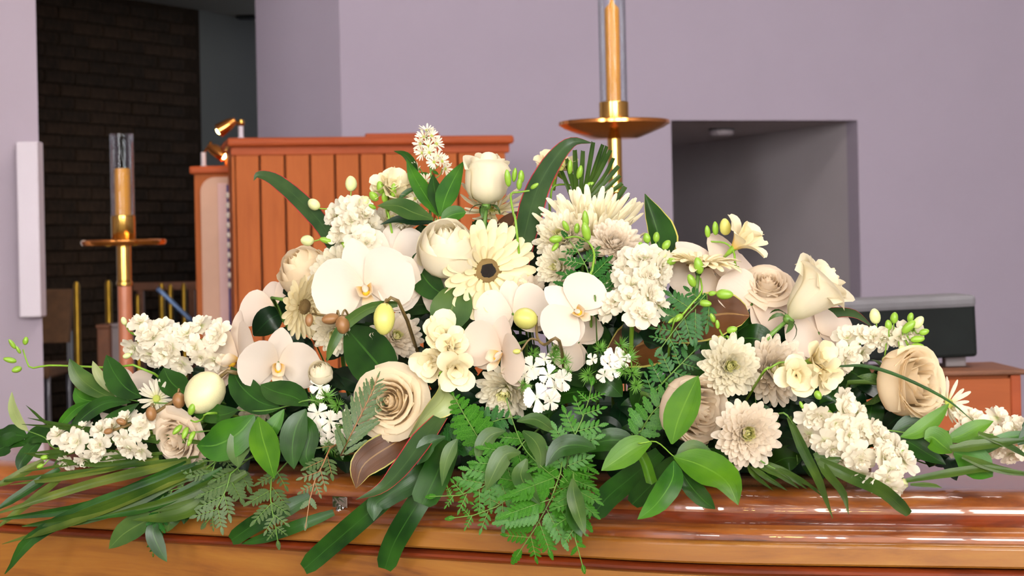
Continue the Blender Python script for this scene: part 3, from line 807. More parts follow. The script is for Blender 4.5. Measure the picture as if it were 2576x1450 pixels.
ROSE = {
 'long': [(2, .26, 2.52, 210, 0, .5), (3, .46, 2.56, 175, .04, .3), (3, .66, 2.56, 160, .12, .16), (3, .84, 2.5, 165, .24, .02), (3, .97, 2.42, 170, .36, -.08)],
 'bud': [(2, .26, 2.42, 210, 0, .55), (3, .46, 2.46, 175, 0, .38), (3, .68, 2.46, 160, .03, .26), (3, .86, 2.42, 158, .10, .12), (3, 1.0, 2.28, 150, .2, .04)],
 'half': [(2, .3, 1.6, 300, 0, .85), (3, .5, 1.66, 210, 0, .68), (3, .72, 1.66, 190, 0, .5), (3, .9, 1.56, 182, .0, .32), (3, 1.0, 1.24, 176, .03, .1)],
 'open': [(2, .10, 1.22, 300, 0, .8), (3, .17, 1.26, 240, 0, .5), (3, .25, 1.28, 190, 0, .1), (3, .34, 1.27, 165, .02, 0), (4, .47, 1.22, 145, .05, 0), (4, .60, 1.15, 135, .09, -.03), (5, .74, 1.04, 118, .15, -.08), (5, .88, .9, 108, .24, -.12), (5, .98, .74, 105, .34, -.16)],
}
ROSE['deep'] = [(n, a, h * 1.16, sp, fl, cl) for n, a, h, sp, fl, cl in ROSE['open'][:-2]] + [(4, .84, 1.32, 150, .12, .0), (4, .97, 1.26, 168, .14, .04)]
def rose_petal(form, li, var, mat):
    k = ('rose', form, li, var, mat)
    if k in CACHE: return CACHE[k]
    n, Rr, Hh, span, flare, close = ROSE[form][li]
    rnd = random.Random(li * 10 + var); ph = rnd.random() * 6; A_ = R(span) / 2
    wob = rnd.uniform(.95, 1.05)
    def fn(t, s):
        wp = interp([(0, .8), (.3, .95), (.65, 1), (.88, .98), (1, .86)], t)
        th = s * A_ * wp
        base = math.sqrt(max(0, 1 - (1 - min(t / .48, 1)) ** 2.2)) if t < .48 else 1
        if form == 'long': base = (min(t, .8) / .8) ** .55
        q = max(0, (t - .45) / .55)
        r = Rr * (.1 + .9 * base) * (1 - close * q * q) * (1 + .06 * s)
        l = max(0, (t - .78) / .22)
        r += flare * l * l + (.018 + .02 * Rr) * t ** 3 * math.sin(4.2 * s + ph) + .012 * t ** 4 * math.sin(9 * s + ph * 2)
        z = Hh * wob * (t - .07 * s * s * t * t - .16 * s ** 4 * t ** 3 + .02 * (1 - abs(s)) * t ** 6) - flare * .55 * l * l
        return (r * math.cos(th), r * math.sin(th), z)
    me = sheet('petal', 9, 8, fn, mat, tips(9, 1.25)); CACHE[k] = me
    return me
def rose(px, py, r, d, label, form='bud', mat='rose_white', k=0.0, roll=0.0, sepal=True):
    m = pxm(px, py, k) * r * {'bud': .9, 'long': .86, 'half': .98, 'open': .76, 'deep': .86}[form]
    f = vd(d); c = pt(px, py, k); Hh = ROSE[form][-2][2] * m
    base = c - f * Hh * .5
    fr = frame(base, f, roll=roll); inv = fr.inverted()
    t = thing('rose', label, 'rose', fr)
    for li, (n, *_x) in enumerate(ROSE[form]):
        for j in range(n):
            a = 2 * pi * j / n + li * 1.1 + random.uniform(-.12, .12)
            s = m * random.uniform(.97, 1.03)
            obj('petal', rose_petal(form, li, j % 2, mat), t, az(a) @ tilt(random.uniform(-.03, .03)) @ S(s))
    obj('calyx', ellipsoid('calyx', 'stem_green', .5, .5, .5, name='calyx'), t, M.Translation((0, 0, -.28 * m)) @ S(.5 * m, .5 * m, .4 * m))
    sp = petal('sepal', 'leaf_grey', 1, .3, PROF['lance'], .3, (30, -70), nu=6, nv=2, name='sepal')
    for j in range(5):
        obj('sepal', sp, t, az(j * 1.257 + .3) @ M.Translation((.1 * m, 0, -.05 * m)) @ tilt(R(-10 - 14 * (j % 2))) @ S(m * .95))
    add_stem(t, inv, base - f * .2 * m, -f, .0028, 'stem_green')
    return t

def orchid(px, py, r, d, label, roll=0, mat='orchid_white', k=0.0, fold=6, dors=1.0, lip=True, sweep=0):
    m = pxm(px, py, k) * r
    f = vd(d); c = pt(px, py, k); fr = frame(c, f, roll=R(roll)); inv = fr.inverted()
    t = thing('orchid', label, 'orchid', fr)
    pw = petal('orchid_wide', mat, 1, 1.22, [(0, .14), (.1, .42), (.25, .8), (.45, 1), (.65, .98), (.82, .78), (.93, .5), (1, .12)], .10, (12, -14), .012, nu=10, nv=8, seed=4)
    ps = petal('orchid_sepal', mat, 1, .66, [(0, .25), (.15, .62), (.4, 1), (.6, .98), (.8, .7), (.93, .4), (1, .08)], .14, (2, -8), .01, nu=8, nv=6, seed=6, name='sepal')
    for a in (90, 212, 328):
        s = m * (.95 * dors if a == 90 else .92)
        obj('sepal', ps, t, az(R(a)) @ M.Translation((.03 * m, 0, -.04 * m)) @ tilt(R(fold - 4 + random.uniform(-4, 4))) @ S(s))
    for a in (12, 168):
        obj('petal', pw, t, az(R(a)) @ M.Translation((.03 * m, 0, .01 * m)) @ tilt(R(fold + random.uniform(-4, 6))) @ S(m))
    if lip:
        side = petal('orchid_liplobe', 'orchid_lip', 1, .75, None, .5, (55, 95), .0, nu=6, nv=4, name='lip_lobe')
        for a in (215, 325): obj('lip_lobe', side, t, az(R(a)) @ M.Translation((.05 * m, 0, .02 * m)) @ S(.44 * m))
        mid = petal('orchid_lipmid', 'orchid_lip', 1, .55, [(0, .4), (.4, .7), (.75, 1), (1, .2)], .4, (25, 75), 0, nu=6, nv=4, name='lip')
        obj('lip', mid, t, az(R(270)) @ M.Translation((.06 * m, 0, .03 * m)) @ S(.52 * m))
        obj('callus', ellipsoid('callus', 'orchid_core', .5, .5, .5, name='callus'), t, M.Translation((0, -.1 * m, .06 * m)) @ S(.16 * m, .13 * m, .18 * m))
        obj('column', ellipsoid('column', mat, .5, .5, .5, name='column'), t, M.Translation((0, .02 * m, .0)) @ M.Rotation(R(20), 4, 'X') @ S(.14 * m, .12 * m, .26 * m))
    add_stem(t, inv, c - f * .05 * m, -f, .002, 'stem_green')
    return t

def disc(key, mat, h=.4, name='flower_disk', bumps=0):
    k = ('disc', key, mat)
    if k in CACHE: return CACHE[k]
    vs, fs = [], []; nr, nv = 5, 18; rnd = random.Random(2)
    for i in range(nr + 1):
        a = pi / 2 * i / nr
        for j in range(nv):
            b = 2 * pi * j / nv; q = 1 + bumps * rnd.uniform(-1, 1)
            vs.append((math.cos(a) * math.cos(b) * q, math.cos(a) * math.sin(b) * q, h * math.sin(a) * q))
    for i in range(nr):
        for j in range(nv): fs.append((i * nv + j, i * nv + (j + 1) % nv, (i + 1) * nv + (j + 1) % nv, (i + 1) * nv + j))
    me = mesh(name, vs, fs, mat); CACHE[k] = me
    return me
def mum(px, py, r, d, label, mat='mum_white', n=84, k=0.0, kind='mum', cat='chrysanthemum', open_=0.0, core=True, stem='stem_green'):
    m = pxm(px, py, k) * r
    f = vd(d); c = pt(px, py, k) - f * m * .35; fr = frame(c, f, roll=random.random() * 6); inv = fr.inverted()
    t = thing('chrysanthemum', label, cat, fr)
    if kind == 'spider':
        ms = [petal('spider%d' % i, mat, 1, .13, [(0, .7), (.3, .9), (.8, 1), (.95, .7), (1, .3)], .5, (14 - 6 * i, 22 + 16 * i), nu=6, nv=2, seed=i) for i in range(3)]
    elif kind == 'daisy':
        ms = [petal('daisy%d' % i, mat, 1, .2, None, .25, (4, 8 + 8 * i), nu=5, nv=2, seed=i) for i in range(3)]
    else:
        ms = [petal('mum%d' % i, mat, 1, .3, [(0, .4), (.3, .75), (.7, 1), (.9, .8), (1, .3)], .55, (6, 30 + 12 * i), nu=5, nv=2, seed=i) for i in range(3)]
    inn = [petal('muminner%d' % i, 'mum_inner', 1, .3, [(0, .4), (.3, .75), (.7, 1), (.9, .8), (1, .3)], .55, (6, 36 + 14 * i), nu=5, nv=2, seed=i) for i in range(2)]
    if kind == 'mum': n = int(n * 1.65)
    for i in range(n):
        q = (i + .5) / n; a = i * 2.39996 + random.uniform(-.1, .1)
        if kind == 'daisy': tl = R(26 - 30 * q + random.uniform(-6, 6)); ln = .85 + .15 * random.random(); r0 = .16
        elif kind == 'spider': tl = R(76 - 80 * q ** .8 + random.uniform(-7, 7)); ln = (.5 + .5 * q ** .5) * random.uniform(.88, 1.05); r0 = .03 + .06 * q
        else: tl = R(74 - (84 + open_) * q ** .75 + random.uniform(-5, 5)); ln = (.34 + .66 * q ** .6) * random.uniform(.93, 1.05); r0 = .05 + .08 * q
        obj('petal', random.choice(inn if (kind == 'mum' and core and q < .2) else ms), t, az(a) @ M.Translation((r0 * m, 0, .12 * m * (1 - q))) @ tilt(tl) @ S(m * ln * .92))
    if core: obj('flower_disk', disc('mum', 'disk_lime', .6, bumps=.06), t, M.Translation((0, 0, .1 * m)) @ S(m * (.2 if kind == 'daisy' else .13)))
    obj('calyx', ellipsoid('calyx', 'stem_green', .5, .5, .5, name='calyx'), t, M.Translation((0, 0, -.12 * m)) @ S(.34 * m, .34 * m, .26 * m))
    add_stem(t, inv, c - f * .08 * m, -f, .0022, stem)
    return t
def gerbera(px, py, r, d, label, k=0.0, dark=True, bend=(2, 10), n=26, mat='gerbera_cream'):
    m = pxm(px, py, k) * r
    f = vd(d); c = pt(px, py, k); fr = frame(c, f, roll=random.random()); inv = fr.inverted()
    t = thing('gerbera', label, 'gerbera', fr)
    ms = [petal('gerb%d%s' % (i, bend), mat, 1, .27, [(0, .35), (.3, .72), (.65, 1), (.88, .86), (.96, .6), (1, .35)], .22, (bend[0], bend[1] + 8 * i), nu=6, nv=4, seed=i + 3) for i in range(3)]
    for row, (nn, ln, tl, r0) in enumerate(((n, .86, 2, .14), (n - 6, .72, 13, .16), (14, .42, 30, .17))):
        for j in range(nn):
            a = 2 * pi * (j + .5 * row) / nn + random.uniform(-.05, .05)
            obj('petal', random.choice(ms), t, az(a) @ M.Translation((r0 * m, 0, .02 * m * row)) @ tilt(R(tl + random.uniform(-4, 4))) @ S(m * ln * random.uniform(.94, 1.04)))
    obj('flower_disk', disc('gerb', 'disk_tan', .45, bumps=.14), t, M.Translation((0, 0, .01 * m)) @ S(.27 * m))
    obj('disk_eye', disc('eye', 'disk_black' if dark else 'disk_tan', .5, name='disk_eye', bumps=.1), t, M.Translation((0, 0, .10 * m)) @ S(.15 * m))
    cal = petal('gerbsep', 'leaf_deep', 1, .16, PROF['lance'], .3, (60, 20), nu=4, nv=2, name='bract')
    for j in range(14): obj('bract', cal, t, az(j * .449) @ M.Translation((.06 * m, 0, -.2 * m)) @ tilt(R(20)) @ S(.3 * m))
    add_stem(t, inv, c - f * .15 * m, -f, .0026, 'stem_green')
    return t

def petal_set(parent, inv, p, f, m, spec):
    """spec: list of (mesh, count, tilt, length, r0, z0)"""
    fr = inv @ frame(p, f, roll=random.random() * 6)
    for me, n, tl, ln, r0, z0 in spec:
        ph = random.random() * 6
        for j in range(n):
            o = obj('petal', me, parent)
            o.matrix_basis = parent.matrix_basis.inverted() @ fr @ az(ph + 2 * pi * j / n + random.uniform(-.2, .2)) @ M.Translation((r0 * m, 0, z0 * m)) @ tilt(R(tl + random.uniform(-10, 10))) @ S(m * ln * random.uniform(.85, 1.1))
def cone_me(key, mat, r0=.1, r1=.3, h=1, name='floret'):
    k = ('cone', key, mat)
    if k in CACHE: return CACHE[k]
    n = 8; vs = []
    for i, (r, z) in enumerate(((r0, 0), (r0 * 1.4 + r1 * .2, h * .4), (r1, h))):
        vs += [(r * math.cos(2 * pi * j / n), r * math.sin(2 * pi * j / n), z) for j in range(n)]
    fs = [(i * n + j, i * n + (j + 1) % n, (i + 1) * n + (j + 1) % n, (i + 1) * n + j) for i in range(2) for j in range(n)] + [tuple(range(n - 1, -1, -1))]
    me = mesh(name, vs, fs, mat); CACHE[k] = me
    return me
def stock(path, rad, n, fr_px, label, buds=(), k=0.0, budmat='bud_green', mat='stock_white', rad1=None, seedpull=0.0):
    p0 = pt(*path[0], k); t = thing('stock_flower', label, 'stock flower', M.Translation(p0)); inv = M.Translation(p0).inverted()
    pa = [petal('stock%d' % i, mat, 1, .92, [(0, .18), (.2, .5), (.5, .9), (.72, 1), (.9, .8), (1, .5)], .12, (18 - 10 * i, -18 + 14 * i), .11, nu=6, nv=5, seed=20 + i, notch=.08) for i in range(4)]
    c = [V((x, y, 0)) for x, y in path]; cc = catmull(c, 40)
    for i in range(n):
        q = (i + .5) / n; b = cc[int(q * 40)]; nx = cc[min(int(q * 40) + 1, 40)]; 
        tg = (nx - cc[max(int(q * 40) - 1, 0)]).normalized(); side = V((-tg.y, tg.x, 0))
        rr = rad + ((rad1 if rad1 is not None else rad * .7) - rad) * q
        sgn = math.sin(i * 2.4 + .5); 
        x, y = b.x + side.x * rr * sgn, b.y + side.y * rr * sgn
        dep = math.sqrt(max(0, 1 - sgn * sgn)) * rr
        kk = k + dep * pxm(x, y)
        f = vd((side.x * sgn * .9 + tg.x * .35 + random.uniform(-.2, .2), -side.y * sgn * .9 - tg.y * .35 + .1 + random.uniform(-.2, .2), .75))
        p = pt(x, y, kk); m = fr_px * pxm(x, y, kk) * random.uniform(1.0, 1.25)
        fl = obj('floret', cone_me('stock', 'bud_pale', .12, .3, .8), t, inv @ frame(p - f * m * .6, f) @ S(m * .6))
        petal_set(fl, inv, p - f * m * .12, f, m, [(pa[i % 4], 5, 4, 1.0, .02, 0), (pa[(i + 1) % 4], 4, 38, .72, .02, .06), (pa[(i + 2) % 4], 3, 66, .45, .02, .1)])
    for (x, y, ln, w, dx, dy, bm_) in buds:
        kk = k + .01
        bud_at(t, inv, pt(x, y, kk), vd((dx, dy, .2)), ln * pxm(x, y), w * pxm(x, y), bm_, point=.2)
    sp = [pt(x, y, k) for x, y in path]
    wpart('stem', tube('stem', [foam_pt(sp[0])] + sp, .0032, .0018, 'stem_lime', n=14), t, inv)
    if buds:
        lst = []
        for (x, y, ln, w, dx, dy, bm_) in buds:
            best = min((pt(a, b_, k) for a, b_ in [(v.x, v.y) for v in cc]), key=lambda q: (q - pt(x, y, k)).length)
            e = pt(x, y, k + .01); lst.append(([best, best.lerp(e, .5) + V((0, 0, -.002)), e], .0009, .0009))
        st = wpart('pedicels', tubes('pedicels', lst, 'stem_lime'), t, inv); st['kind'] = 'stuff'
    return t
def freesia(label, florets, buds, stem, k=0.0, mat='freesia_cream', stemmat='stem_lime', to_foam=True):
    p0 = pt(*stem[0][:2], k); t = thing('freesia', label, 'freesia', M.Translation(p0)); inv = M.Translation(p0).inverted()
    pf = [petal('free%d' % i, mat, 1, .72, [(0, .22), (.25, .5), (.55, .9), (.75, 1), (.92, .75), (1, .3)], .3, (78, 8 + 18 * i), .03, nu=8, nv=4, seed=40 + i) for i in range(2)]
    for (x, y, r, d) in florets:
        kk = k + .012; m = r * pxm(x, y, kk); f = vd(d); p = pt(x, y, kk)
        fl = obj('floret', cone_me('free', 'bud_green', .06, .2, .9), t, inv @ frame(p - f * m * 1.25, f) @ S(m * .75))
        petal_set(fl, inv, p - f * m * .75, f, m, [(pf[0], 4, 2, 1.25, .1, 0), (pf[1], 4, 14, 1.15, .08, 0.02), (pf[1], 3, 26, .85, .05, .05)])
    for (x, y, ln, w, dx, dy, *mm) in buds:
        bud_at(t, inv, pt(x, y, k + .012), vd((dx, dy, .25)), ln * pxm(x, y), w * pxm(x, y), mm[0] if mm else 'bud_green', point=.25)
    sp = [pt(q[0], q[1], k + (q[2] if len(q) > 2 else 0)) for q in stem]
    wpart('stem', tube('stem', ([foam_pt(sp[0])] if to_foam else []) + sp, .0018, .0011, stemmat, n=16), t, inv)
    return t
def dianthus(label, florets, tufts, k=0.0):
    x, y = florets[0][:2]; p0 = pt(x, y, k - .03); t = thing('sweet_william', label, 'sweet william', M.Translation(p0)); inv = M.Translation(p0).inverted()
    key = ('petal', 'dian', 'dianthus_white')
    if key not in CACHE:
        nu, nv = 5, 8
        def fn(tt, s):
            w = .42 * interp([(0, .12), (.4, .5), (.8, .95), (1, 1)], tt)
            L = tt * (1 - .16 * s * s * tt) + (.045 * (1 if int(round((s + 1) * nv / 2)) % 2 else -1) if tt > .99 else 0)
            return (L, s * w, .12 * tt - .1 * tt * tt + .05 * math.sin(3 * s) * tt * tt)
        CACHE[key] = sheet('petal', nu, nv, fn, 'dianthus_white')
    for (x, y, r, d) in florets:
        m = r * pxm(x, y, k); f = vd(d); p = pt(x, y, k + .006)
        fl = obj('floret', cone_me('dian', 'bract_green', .08, .16, 1), t, inv @ frame(p - f * m * 1.0, f) @ S(m))
        petal_set(fl, inv, p, f, m, [(CACHE[key], 5, 6, 1, .02, 0)])
    kt = ('tuft',)
    if kt not in CACHE:
        vs, fs = [], []; rnd = random.Random(9)
        for i in range(46):
            a = i * 2.4; e = rnd.uniform(.1, 1.35); ln = rnd.uniform(.7, 1.1); d = V((math.cos(a) * math.cos(e), math.sin(a) * math.cos(e), math.sin(e)))
            s = d.cross(V((0, 0, 1))).normalized() * .035; o = len(vs); b = d * .15
            vs += [b - s, b + s, d * ln * .6 + s * .8, d * ln * .6 - s * .8, d * ln + V((0, 0, .08))]
            fs += [(o, o + 1, o + 2, o + 3), (o + 3, o + 2, o + 4)]
        CACHE[kt] = mesh('bract_tuft', vs, fs, 'bract_green')
    for (x, y, r) in tufts:
        m = r * pxm(x, y, k); o = obj('bract_tuft', CACHE[kt], t, inv @ frame(pt(x, y, k), vd((random.uniform(-.5, .5), random.uniform(-.2, .6), .8)), roll=random.random() * 6) @ S(m)); o['kind'] = 'stuff'
    add_stem(t, inv, p0, V((0, .7, -.7)), .0028, 'stem_green')
    return t
def aster(label, florets, stem, leaves=(), k=0.0):
    p0 = pt(*stem[0], k); t = thing('aster_spray', label, 'aster', M.Translation(p0)); inv = M.Translation(p0).inverted()
    pm = petal('aster', 'aster_white', 1, .24, None, .2, (6, 16), nu=4, nv=2)
    lst = []; sp = [pt(x, y, k) for x, y in stem]; cc = catmull(sp, 30)
    for (x, y, r, d) in florets:
        m = r * pxm(x, y, k); f = vd(d); p = pt(x, y, k + .008)
        fl = obj('floret', cone_me('aster', 'bract_green', .08, .22, .5), t, inv @ frame(p - f * m * .5, f) @ S(m))
        petal_set(fl, inv, p, f, m, [(pm, 15, 14, 1, .14, 0)])
        o = obj('flower_disk', disc('aster', 'disk_lime', .7, bumps=.08), fl); o.matrix_basis = fl.matrix_basis.inverted() @ inv @ frame(p, f) @ S(.2 * m)
        b = min(cc, key=lambda q: (q - (p - V((0, 0, .012)))).length); lst.append(([b, b.lerp(p, .6) + V((0, 0, -.002)), p - f * m * .5], .0008, .0007))
    s = wpart('twigs', tubes('twigs', lst, 'stem_green'), t, inv); s['kind'] = 'stuff'
    wpart('stem', tube('stem', [foam_pt(sp[0])] + sp, .002, .001, 'stem_green', n=14), t, inv)
    for (pts, w) in leaves:
        wpart('leaf', ribbon('leaf', [pt(a, b, k + .004) for a, b in pts], w * pxm(*pts[0]), 'lance', 'leaf_mid', n=6), t, inv)
    return t
def orchid_spray(label, stem, buds, k=0.0, r=5):
    p0 = pt(*stem[0][:2], k); t = thing('orchid_bud_spray', label, 'orchid buds', M.Translation(p0)); inv = M.Translation(p0).inverted()
    sp = [pt(x, y, k) for x, y in stem]
    m = pxm(*stem[0])
    wpart('stem', tube('stem', [foam_pt(sp[0])] + sp, r * m, r * .6 * m, 'stem_brown', n=18), t, inv)
    cc = catmull(sp, 30)
    for (x, y, ln, w, dx, dy, mat) in buds:
        kk = k + .012; f = vd((dx, dy, .15)); p = pt(x, y, kk); L = ln * pxm(x, y); Wd = w * pxm(x, y)
        b = obj('bud', ellipsoid(('obud', .15), mat, .5, .5, .5, nu=10, nv=14, point=.12), t, inv @ frame(p - f * L / 2, f) @ S(Wd, Wd, L))
        near = min(cc, key=lambda q: (q - p).length)
        e = p - f * L * .48
        pd = wpart('pedicel', tube('pedicel', [near, near.lerp(e, .5) + V((0, -.003, .008)), e], .0014, .0012, 'stem_brown', n=8), t, inv)
    return t

# ---- foliage
def single(name, label, cat, pts, w, mat, prof='leaf', roll=0, fold=.18, edge=None, k=0.0, n=14, group=None, wave=0.0, roll1=None, hint=None):
    c3 = [pt(q[0], q[1], k + (q[2] if len(q) > 2 else 0)) for q in pts]
    o = c3[0].copy(); me = ribbon(name, c3, w * pxm(pts[len(pts) // 2][0], pts[len(pts) // 2][1], k), prof, mat, roll, fold, n, edge=edge, wave=wave, roll1=roll1, hint=hint)
    me.transform(M.Translation(-o)); ob = obj(name, me); ob.location = o
    return tag(ob, label, cat, group)
def branch(name, label, cat, stem, leaves, k=0.0, sw=4, stemmat='stem_green', to_foam=True, group=None):
    sp = [pt(q[0], q[1], k + (q[2] if len(q) > 2 else 0)) for q in stem]
    t = thing(name, label, cat, M.Translation(sp[0]), group); inv = M.Translation(-sp[0])
    m = pxm(*stem[0][:2])
    wpart('stem', tube('stem', ([foam_pt(sp[0])] if to_foam else []) + sp, sw * m * .6, sw * m * .3, stemmat, n=16), t, inv)
    for lf in leaves:
        pts, w, mat = lf[:3]; opt = lf[3] if len(lf) > 3 else {}
        kk = k + opt.get('k', 0)
        c3 = [pt(q[0], q[1], kk + (q[2] if len(q) > 2 else 0)) for q in pts]
        wpart('leaf', ribbon('leaf', c3, w * pxm(*pts[-1][:2]), opt.get('prof', 'leaf'), mat, opt.get('roll', 0), opt.get('fold', .2), 12, edge=opt.get('edge'), hint=opt.get('hint'), roll1=opt.get('roll1')), t, inv)
    return t
def leaflet(mat, teeth=True):
    k = ('leaflet', mat, teeth)
    if k in CACHE: return CACHE[k]
    nu = 10; pr = [(0, .3), (.15, .8), (.4, 1), (.7, .75), (.9, .4), (1, .06)]
    vs, uv = [], []
    for i in range(nu + 1):
        t = i / nu; w = .2 * interp(pr, t) * ((1.16 if i % 2 else .84) if teeth and 0 < i < nu else 1)
        for s in (-1, 0, 1):
            vs.append((t + (.035 if s and i % 2 and teeth else 0), s * w, -.08 * t * t + .05 * abs(s) * w * 5 * .3)); uv.append((.5 + .5 * s, t))
    me = mesh('leaflet', vs, grid_faces(nu, 2), mat, uv); CACHE[k] = me
    return me
def fern(label, pts, width, n, mat, k=0.0, bip=True, ang=62, roll=0, env=None, to_foam=True, stemmat='stem_green', group=None, lw=1.0, sag=.0, fat=1.0, name='fern_frond'):
    c3 = [pt(q[0], q[1], k + (q[2] if len(q) > 2 else 0)) for q in pts]
    t = thing(name, label, 'fern', M.Translation(c3[0]), group); inv = M.Translation(-c3[0])
    m = pxm(pts[len(pts) // 2][0], pts[len(pts) // 2][1], k); c = catmull(c3, 60)
    if bip: n = max(5, int(sum((c[i + 1] - c[i]).length for i in range(60)) / (44 * m)))
    ribs = [((([foam_pt(c3[0])] if to_foam else []) + c3), .0014, .0006)]
    env = env or [(0, .75), (.2, 1), (.5, .8), (.8, .42), (1, .12)]
    hint = V((0, -1, .35)).normalized(); me = leaflet(mat)
    def put(p, d, nor, L):
        z = nor - d * nor.dot(d); z.normalize(); y = z.cross(d)
        mm = M((d, y, z)).transposed().to_4x4()
        obj('leaflet', me, t, inv @ M.Translation(p) @ mm @ S(L, L * lw * 1.1, L))
    for i in range(n):
        q = .06 + .9 * i / n; j = int(q * 60); p = c[j]; T = (c[min(j + 1, 60)] - c[j - 1 if j else 0]).normalized()
        side = T.cross(hint).normalized(); nor = side.cross(T).normalized()
        sd0 = side * math.cos(R(roll)) + nor * math.sin(R(roll)); nr = nor * math.cos(R(roll)) - side * math.sin(R(roll))
        for sg in (-1, 1):
            Lp = width * m * interp(env, q) * random.uniform(.9, 1.08)
            a = R(ang + random.uniform(-6, 6)); d = (T * math.cos(a) + sd0 * sg * math.sin(a) + nr * random.uniform(-.15, .1) + V((0, 0, -sag))).normalized()
            pp = p + T * (.006 * sg * .3)
            if bip and Lp > 34 * m:
                ribs.append(([pp, pp + d * Lp * .5, pp + d * Lp * .8], .0006, .0003))
                nl = max(3, int(Lp / (17 * m * fat))); pl = nr.cross(d).normalized()
                for e in range(nl):
                    w = .1 + .62 * e / nl; Ls = min(Lp * .34, 36 * m) * (1 - .45 * w) * fat
                    for s2 in (-1, 1):
                        dd = (d * math.cos(R(52)) + pl * s2 * math.sin(R(52)) + nr * random.uniform(-.12, .12)).normalized()
                        put(pp + d * Lp * (w + (.03 if s2 > 0 else 0)), dd, nr, Ls)
                put(pp + d * Lp * .70, d, nr, Lp * .3)
            else: put(pp, d, nr, Lp)
    p = c[58]; T = (c[60] - c[56]).normalized(); side = T.cross(hint).normalized(); put(c[57], T, side.cross(T).normalized(), width * m * .3)
    wpart('stem', tubes('stem', ribs, stemmat), t, inv)
    return t
def palm(label, rachis, blades, w, mat='leaf_palm', k=0.0, prof='blade', group=None, sw=5, name='palm_frond'):
    sp = [pt(q[0], q[1], k) for q in rachis]
    t = thing(name, label, 'palm leaf', M.Translation(sp[0]), group); inv = M.Translation(-sp[0])
    wpart('stem', tube('stem', [foam_pt(sp[0])] + sp, sw * .5 * pxm(*rachis[0]), sw * .3 * pxm(*rachis[0]), 'stem_green', n=10), t, inv)
    for b in blades:
        pts = b[0]; ww = b[1] if len(b) > 1 else w; opt = b[2] if len(b) > 2 else {}
        c3 = [pt(q[0], q[1], k + (q[2] if len(q) > 2 else 0)) for q in pts]
        wpart('blade', ribbon('blade', c3, ww * pxm(*pts[0][:2]), opt.get('prof', prof), opt.get('mat', mat), opt.get('roll', random.uniform(-25, 25)), .25, 10, cols=[-1, -.4, 0, .4, 1]), t, inv)
    return t
# ================================================================== THE CASKET SPRAY
random.seed(21)
# green foam that holds every stem
fm = M.Translation((-.035, 2.528 + .404 * .344, FLAT + .001)) @ M.Rotation(R(-22), 4, 'Z')
t = thing('floral_foam', 'dark green floral foam tray hidden under the flowers', 'floral foam', fm)
box('tray', -.50, .50, -.075, .075, 0, .018, 'foam_green', bev=.004, parent=t)
box('foam_block', -.49, .49, -.068, .068, .014, .085, 'foam_green', bev=.012, parent=t)

# ------------------------------------------------------------- roses
rose(1225, 452, 58, (.05, 1, .12), 'tall white rosebud standing upright at the top of the spray', 'bud', 'rose_white', k=.02)
rose(1128, 628, 79, (-.08, .74, .66), 'half open round white rose overlapping the dark eyed gerbera', 'half', 'rose_white', k=.065, roll=-.4)
rose(2040, 742, 74, (.66, .72, .2), 'long cream rosebud leaning right in front of the grey recess', 'long', 'rose_white', k=.03, roll=.8)
rose(985, 1012, 90, (-.22, .16, .95), 'fully open peach cream rose at the front left of centre', 'open', 'rose_cream', k=.05)
rose(1735, 1028, 98, (.62, -.15, .75), 'open blush rose half hidden by an upright bright leaf', 'deep', 'rose_blush', k=.02)
rose(2280, 963, 102, (.68, .06, .7), 'open cream rose at the right below the green bud spike', 'deep', 'rose_cream', k=.02)
rose(455, 1100, 78, (-.5, -.3, .8), 'ruffled blush rose at the lower left above the palm blades', 'open', 'rose_blush', k=.03)
rose(768, 684, 70, (-.45, .65, .55), 'half open cream rose at the left against the organ boards', 'half', 'rose_cream', k=-.03)
rose(1930, 725, 66, (.05, .7, .7), 'ruffled blush rose squeezed between orchid and leaning rosebud', 'open', 'rose_blush', k=-.03)
rose(806, 938, 32, (-.1, .6, .7), 'tiny round white rosebud left of the peach cream rose', 'half', 'rose_white', k=.045)
# ------------------------------------------------------------- orchids
orchid(918, 722, 132, (.05, -.12, 1), 'large white moth orchid with yellow lip left of the round rose', roll=14, k=.075, fold=10)
orchid(700, 915, 108, (.1, -.35, .85), 'white moth orchid bowing down at the left with yellow lip', roll=-6, k=.05, fold=14)
orchid(600, 905, 128, (-.75, .15, .55), 'blush moth orchid seen side on beside the left stock spike', roll=4, mat='orchid_blush', k=.0, fold=10)
orchid(690, 770, 96, (-.3, .5, .6), 'pale moth orchid tucked behind the left gerbera', roll=30, mat='orchid_blush', k=-.05, fold=0, lip=False)
orchid(1448, 782, 98, (.15, .0, .95), 'white moth orchid with yellow centre and pointed lower sepal', roll=52, mat='orchid_white', k=.095, fold=0)
orchid(1262, 888, 108, (-.6, -.15, .75), 'blush moth orchid with hanging sepals and yellow side lip', roll=-20, mat='orchid_blush', k=.055, fold=16)
orchid(1062, 728, 112, (.1, -.05, .9), 'white moth orchid behind the half open round rose', roll=-8, k=.035, fold=2, lip=False)
orchid(985, 640, 92, (.0, .45, .8), 'pale moth orchid rising behind the large yellow lipped one', roll=0, k=.0, fold=4, lip=False)
orchid(1800, 690, 140, (.4, .45, .6), 'big pale moth orchid seen from its back at the right', roll=18, mat='orchid_blush', k=-.02, fold=-6, lip=False)
orchid(1892, 765, 100, (.2, .3, .9), 'blush moth orchid under the leaning rosebud', roll=-30, mat='orchid_blush', k=-.02, fold=0, lip=False)
orchid(1290, 790, 96, (-.15, .2, .9), 'white moth orchid under the dark eyed gerbera', roll=10, k=.015, fold=4, lip=False)
orchid(2060, 838, 100, (.3, .4, .8), 'blush moth orchid below the leaning rosebud at the right', roll=24, mat='orchid_blush', k=-.04, fold=0, lip=False)
